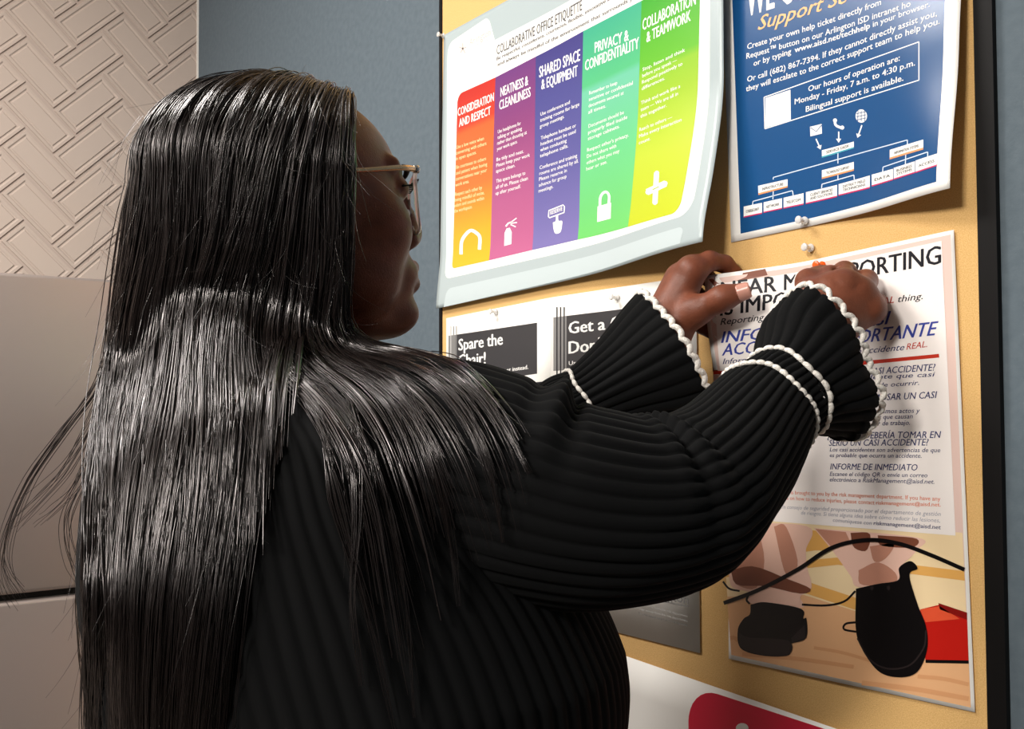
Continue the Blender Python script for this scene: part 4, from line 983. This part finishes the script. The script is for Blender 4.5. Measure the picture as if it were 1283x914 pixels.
def strands(n, rad, seed, inward=(0, .018), tr=(0, NG - 1), clump=.8, jit=.0012, weights=None):
    g = np.random.default_rng(seed)
    t = g.uniform(tr[0], tr[1], n)
    if weights is not None: t = np.interp(g.uniform(0, 1, n), weights[0], weights[1])
    per = np.where(t < 3.5, 3.0, 7.0)
    snap = np.round(t * per + g.normal(0, .12, n)) / per
    snap = np.where((t < 3.5), np.minimum(snap, 3.05), np.maximum(snap, 3.93))
    t2 = t[:, None] + (snap - t)[:, None] * clump * low[None, :]
    w_ = (low ** 2 * (3 - 2 * low))[None, :]; t2 = t2 * (1 - w_) + np.where(t[:, None] < 3.5, np.minimum(t2, 3.05), np.maximum(t2, 3.93)) * w_
    Pn = guide(t2)
    # length: cut ends at random
    # inward offset: towards the head axis on the scalp, away from the viewer lower down
    d = Pn - np.concatenate([CENT, [0]])[None, None, :]; d[..., 2] = np.where(np.arange(NP)[None, :] < 16, Pn[..., 2] - HC[2], 0); d /= np.linalg.norm(d, axis=2)[..., None] + 1e-9
    v = Pn - CAM; v /= np.linalg.norm(v, axis=2)[..., None]
    off = g.uniform(inward[0], inward[1], n)[:, None]
    front = (t < 3.6)[:, None]; lw = np.clip(low * 1.6, 0, 1)[None, :]
    Pn = Pn - d * (off * (1 - .75 * lw * front))[..., None]
    rg = np.array([.0, 1.3, 2.1, 4.0]); tw = np.mean(t2, 1); ridge = .0034 * (np.sin(tw * 11 + 1) + .7 * np.sin(tw * 27 + 2) + .5 * np.sin(tw * 53))
    Pn = Pn + d * (ridge[:, None] * np.clip(.25 + .9 * np.arange(NP) / 20, .25, 1)[None, :] * (1 - .8 * lw * front))[..., None]
    # waviness shared by neighbours + own jitter
    s = np.linspace(0, 1, NP)[None, :]; c = np.round(snap * 2) ; ph = (np.sin(c * 12.9898) * 43758.5) % 6.28
    side = np.cross(v, np.array((0, 0, 1.0)))
    Pn = Pn + side * (.0035 * np.sin(ph[:, None] + s * 9) * low + g.normal(0, jit, (n, 1)) * (.6 + 1.6 * low) + .0012 * np.sin(g.uniform(0, 6.28, (n, 1)) + s * g.uniform(8, 26, (n, 1))))[..., None]
    Pn = Pn + d * (g.normal(0, jit * .5, (n, 1)) + .0016 * np.sin(g.uniform(0, 6.28, (n, 1)) + s * g.uniform(6, 20, (n, 1))))[..., None]
    fr_ = np.where(t < 3.6, .36 + .60 * g.uniform(0, 1.0, n) ** (2.6 if rad < .002 else 6), g.uniform(.93, 1.0, n))
    src = 15 + (np.arange(NP)[None, :] - 15) * np.where(np.arange(NP)[None, :] > 15, fr_[:, None], 1.0); i0 = np.minimum(src.astype(int), NP - 2); u = (src - i0)[..., None]; ii = np.arange(n)[:, None]
    Pn = Pn[ii, i0] * (1 - u) + Pn[ii, i0 + 1] * u
    R = np.full((n, NP), rad) * g.uniform(.7, 1.3, (n, 1)); R[:, -12:] *= np.linspace(1, .25, 12)[None, :]
    return Pn, R, t
def strand_mesh(Pn, R, ns=3):
    n, m, _ = Pn.shape
    T = np.gradient(Pn, axis=1); T /= np.linalg.norm(T, axis=2)[..., None] + 1e-9
    v = Pn - CAM; v /= np.linalg.norm(v, axis=2)[..., None]
    A = np.cross(T, np.array((.3, .5, .81))); A /= np.linalg.norm(A, axis=2)[..., None] + 1e-9; Bq = np.cross(T, A)
    V = np.stack([Pn + R[..., None] * (math.cos(a) * A + math.sin(a) * Bq) for a in np.arange(ns) * 2 * math.pi / ns], 2).reshape(-1, 3)
    base = (np.arange(n)[:, None, None] * m + np.arange(m - 1)[None, :, None]) * ns; k = np.arange(ns)[None, None, :]; k2 = (k + 1) % ns
    return V, np.stack([base + k, base + k2, base + ns + k2, base + ns + k], -1).reshape(-1, 4)
HVs = []; HFs = []; cnt = 0
def push(V, F):
    global cnt
    HVs.append(V); HFs.append(F + cnt); cnt += len(V)
# scalp sheet: a lofted surface through the guides, a little inside
tt = np.linspace(0, NG - 1, 150); sheet = guide(np.repeat(tt[:, None], NP, 1))
dd = sheet - np.concatenate([CENT, [0]]); dd[..., 2] = np.where(np.arange(NP)[None, :] < 16, sheet[..., 2] - HC[2], 0); dd /= np.linalg.norm(dd, axis=2)[..., None]
sheet = sheet - dd * .0115
q = []
for a in range(149):
    for b in range(NP - 1):
        if tt[a] < 3.98 and b > 17: continue
        q.append((a * NP + b, a * NP + b + 1, (a + 1) * NP + b + 1, (a + 1) * NP + b))
push(sheet.reshape(-1, 3), np.array(q))
W_ = (np.array([0, .17, .22, .80, 1.0]), np.array([0, 3.5, 3.6, 9.2, NG - 1.0]))
for (n, rad, seed, inw, cl, jt) in ((800, .0024, 1, (.004, .016), .85, .0015), (3600, .00075, 2, (-.0005, .010), .8, .0016), (2200, .00042, 3, (-.003, .006), .65, .0026)):
    Pn, R, t = strands(n, rad, seed, inw, clump=cl, jit=jt, weights=W_)
    keep = np.ones(n, bool)
    V, F = strand_mesh(Pn, R); push(V, F)
# fine flyaway hairs
g = np.random.default_rng(11)
Pn, R, t = strands(520, .00020, 12, (-.004, .002), clump=.2, jit=.004, weights=W_)
fly = []
for k in range(520):
    a = g.integers(6, 34); L = g.integers(5, 11); seg = Pn[k, a:a + L]
    if len(seg) < 5: continue
    seg = spline(seg, 12); v = seg - CAM; v /= np.linalg.norm(v, axis=1)[:, None]; side = np.cross(v, (0, 0, 1.0)); u = np.linspace(0, 1, 12)
    amp = g.normal(0, .020); seg = seg + side * (amp * u ** 1.6)[:, None] - v * (.004 + abs(g.normal(0, .010)) * u)[:, None] + np.array((0, 0, 1.0)) * (g.normal(.004, .012) * u ** 1.5)[:, None]
    fly.append(seg)
fly = np.array(fly); V, F = strand_mesh(fly, np.full(fly.shape[:2], .00017) * np.linspace(1, .5, 12)[None, :]); push(V, F)
# long wisps hanging free on the left, and single strands over the sleeve
WISP = [([(140, 440), (118, 490), (80, 540), (40, 595), (14, 650), (3, 695), (8, 725), (22, 748)], .80, 14, .0022),
        ([(136, 480), (112, 540), (84, 590), (48, 630), (20, 660)], .80, 10, .0025), ([(128, 540), (104, 600), (84, 650), (92, 700), (112, 728)], .80, 8, .002),
        ([(122, 640), (102, 720), (100, 790), (108, 860), (116, 930)], .80, 8, .0016), ([(120, 560), (96, 610), (70, 640), (52, 655)], .80, 5, .002),
        ([(436, 150), (441, 250), (442, 330), (434, 372), (424, 400)], .805, 8, .0008), ([(440, 240), (444, 300), (440, 350), (432, 385)], .80, 4, .0006)]
for pl, z, n, sp in WISP:
    base = np.array([P(x, y, z) for x, y in pl]); base = spline(base, 26); v = base - CAM; v /= np.linalg.norm(v, axis=1)[:, None]; side = np.cross(v, (0, 0, 1.0)); u = np.linspace(0, 1, 26)
    ws = np.array([base + side * ((g.normal(0, sp) + g.normal(0, sp * 1.5) * u + .001 * np.sin(u * g.uniform(4, 12) + g.uniform(0, 6))))[:, None] + v * g.normal(0, .004) + np.array((0, 0, 1)) * (g.normal(0, .006) * u)[:, None] for _ in range(n)])
    V, F = strand_mesh(ws, np.full(ws.shape[:2], .00042) * np.linspace(1, .4, 26)[None, :]); push(V, F)
LOCK = [([(520, 440), (566, 456), (600, 486), (628, 524), (650, 566), (664, 594)], 30, .0030), ([(470, 440), (540, 470), (585, 520), (615, 590), (632, 680)], 30, .0036), ([(436, 446), (500, 490), (535, 560), (560, 650), (575, 760)], 30, .004),
        ([(372, 470), (420, 505), (452, 560), (470, 640)], 24, .0034), ([(348, 440), (380, 490), (406, 540), (416, 590)], 26, .0036), ([(408, 560), (425, 640), (447, 720), (470, 800), (496, 914)], 18, .003), ([(466, 560), (485, 640), (502, 720), (512, 800), (520, 900)], 14, .003),
        ([(430, 470), (440, 560), (446, 660), (440, 760), (452, 860)], 26, .004)]
for pl, n, sp in LOCK:
    p = spline(np.array(pl, float), 26); base = np.array([drape(x, y, .80, .007) for x, y in p])
    for _ in range(4): base[1:-1] = .25 * base[:-2] + .5 * base[1:-1] + .25 * base[2:]
    v = base - CAM; v /= np.linalg.norm(v, axis=1)[:, None]; T = np.gradient(base, axis=0); side = np.cross(v, T); side /= np.linalg.norm(side, axis=1)[:, None]; u = np.linspace(0, 1, 26)
    ww = np.clip(u * 5, .25, 1)
    ws = np.array([base + side * (g.normal(0, sp) * (1.25 - 1.0 * u) * ww + .0012 * np.sin(u * g.uniform(4, 10) + g.uniform(0, 6)))[:, None] - v * g.uniform(-.003, .003) for _ in range(n)])
    for q_ in range(len(ws)):
        f_ = g.uniform(.55, 1.0) if q_ % 4 else 1.0; o_ = g.uniform(0, .12); src = o_ * 25 + np.arange(26) * (f_ - o_); a_ = np.minimum(src.astype(int), 24); r__ = (src - a_)[:, None]; ws[q_] = ws[q_][a_] * (1 - r__) + ws[q_][a_ + 1] * r__
    V, F = strand_mesh(ws, np.full(ws.shape[:2], .0005) * np.linspace(1, .25, 26)[None, :]); push(V, F)
hair = mesh_obj('hair', np.concatenate(HVs), np.concatenate(HFs), M_hair, PERSON, False); tag(hair, 'long straight glossy black hair')
for px, py, dpt, lb in ((556.5, 45, .004, 'clear push pin at the upper left corner of the etiquette poster'), (774, 373, .004, 'clear push pin in the top of the grip flyer'), (622, 391, .0025, 'clear push pin in the top of the Spare the Chair flyer'), (1009, 277, .005, 'clear push pin through the bottom margin of the blue poster'), (1016.5, 311, .0025, 'clear push pin in bare cork just under the blue poster')):
    push_pin(px, py, dpt, lb, M_clear, 'clear push pins')
push_pin(1031, 333, .010, 'orange push pin pressed by the fingers of the right hand', M_orng)
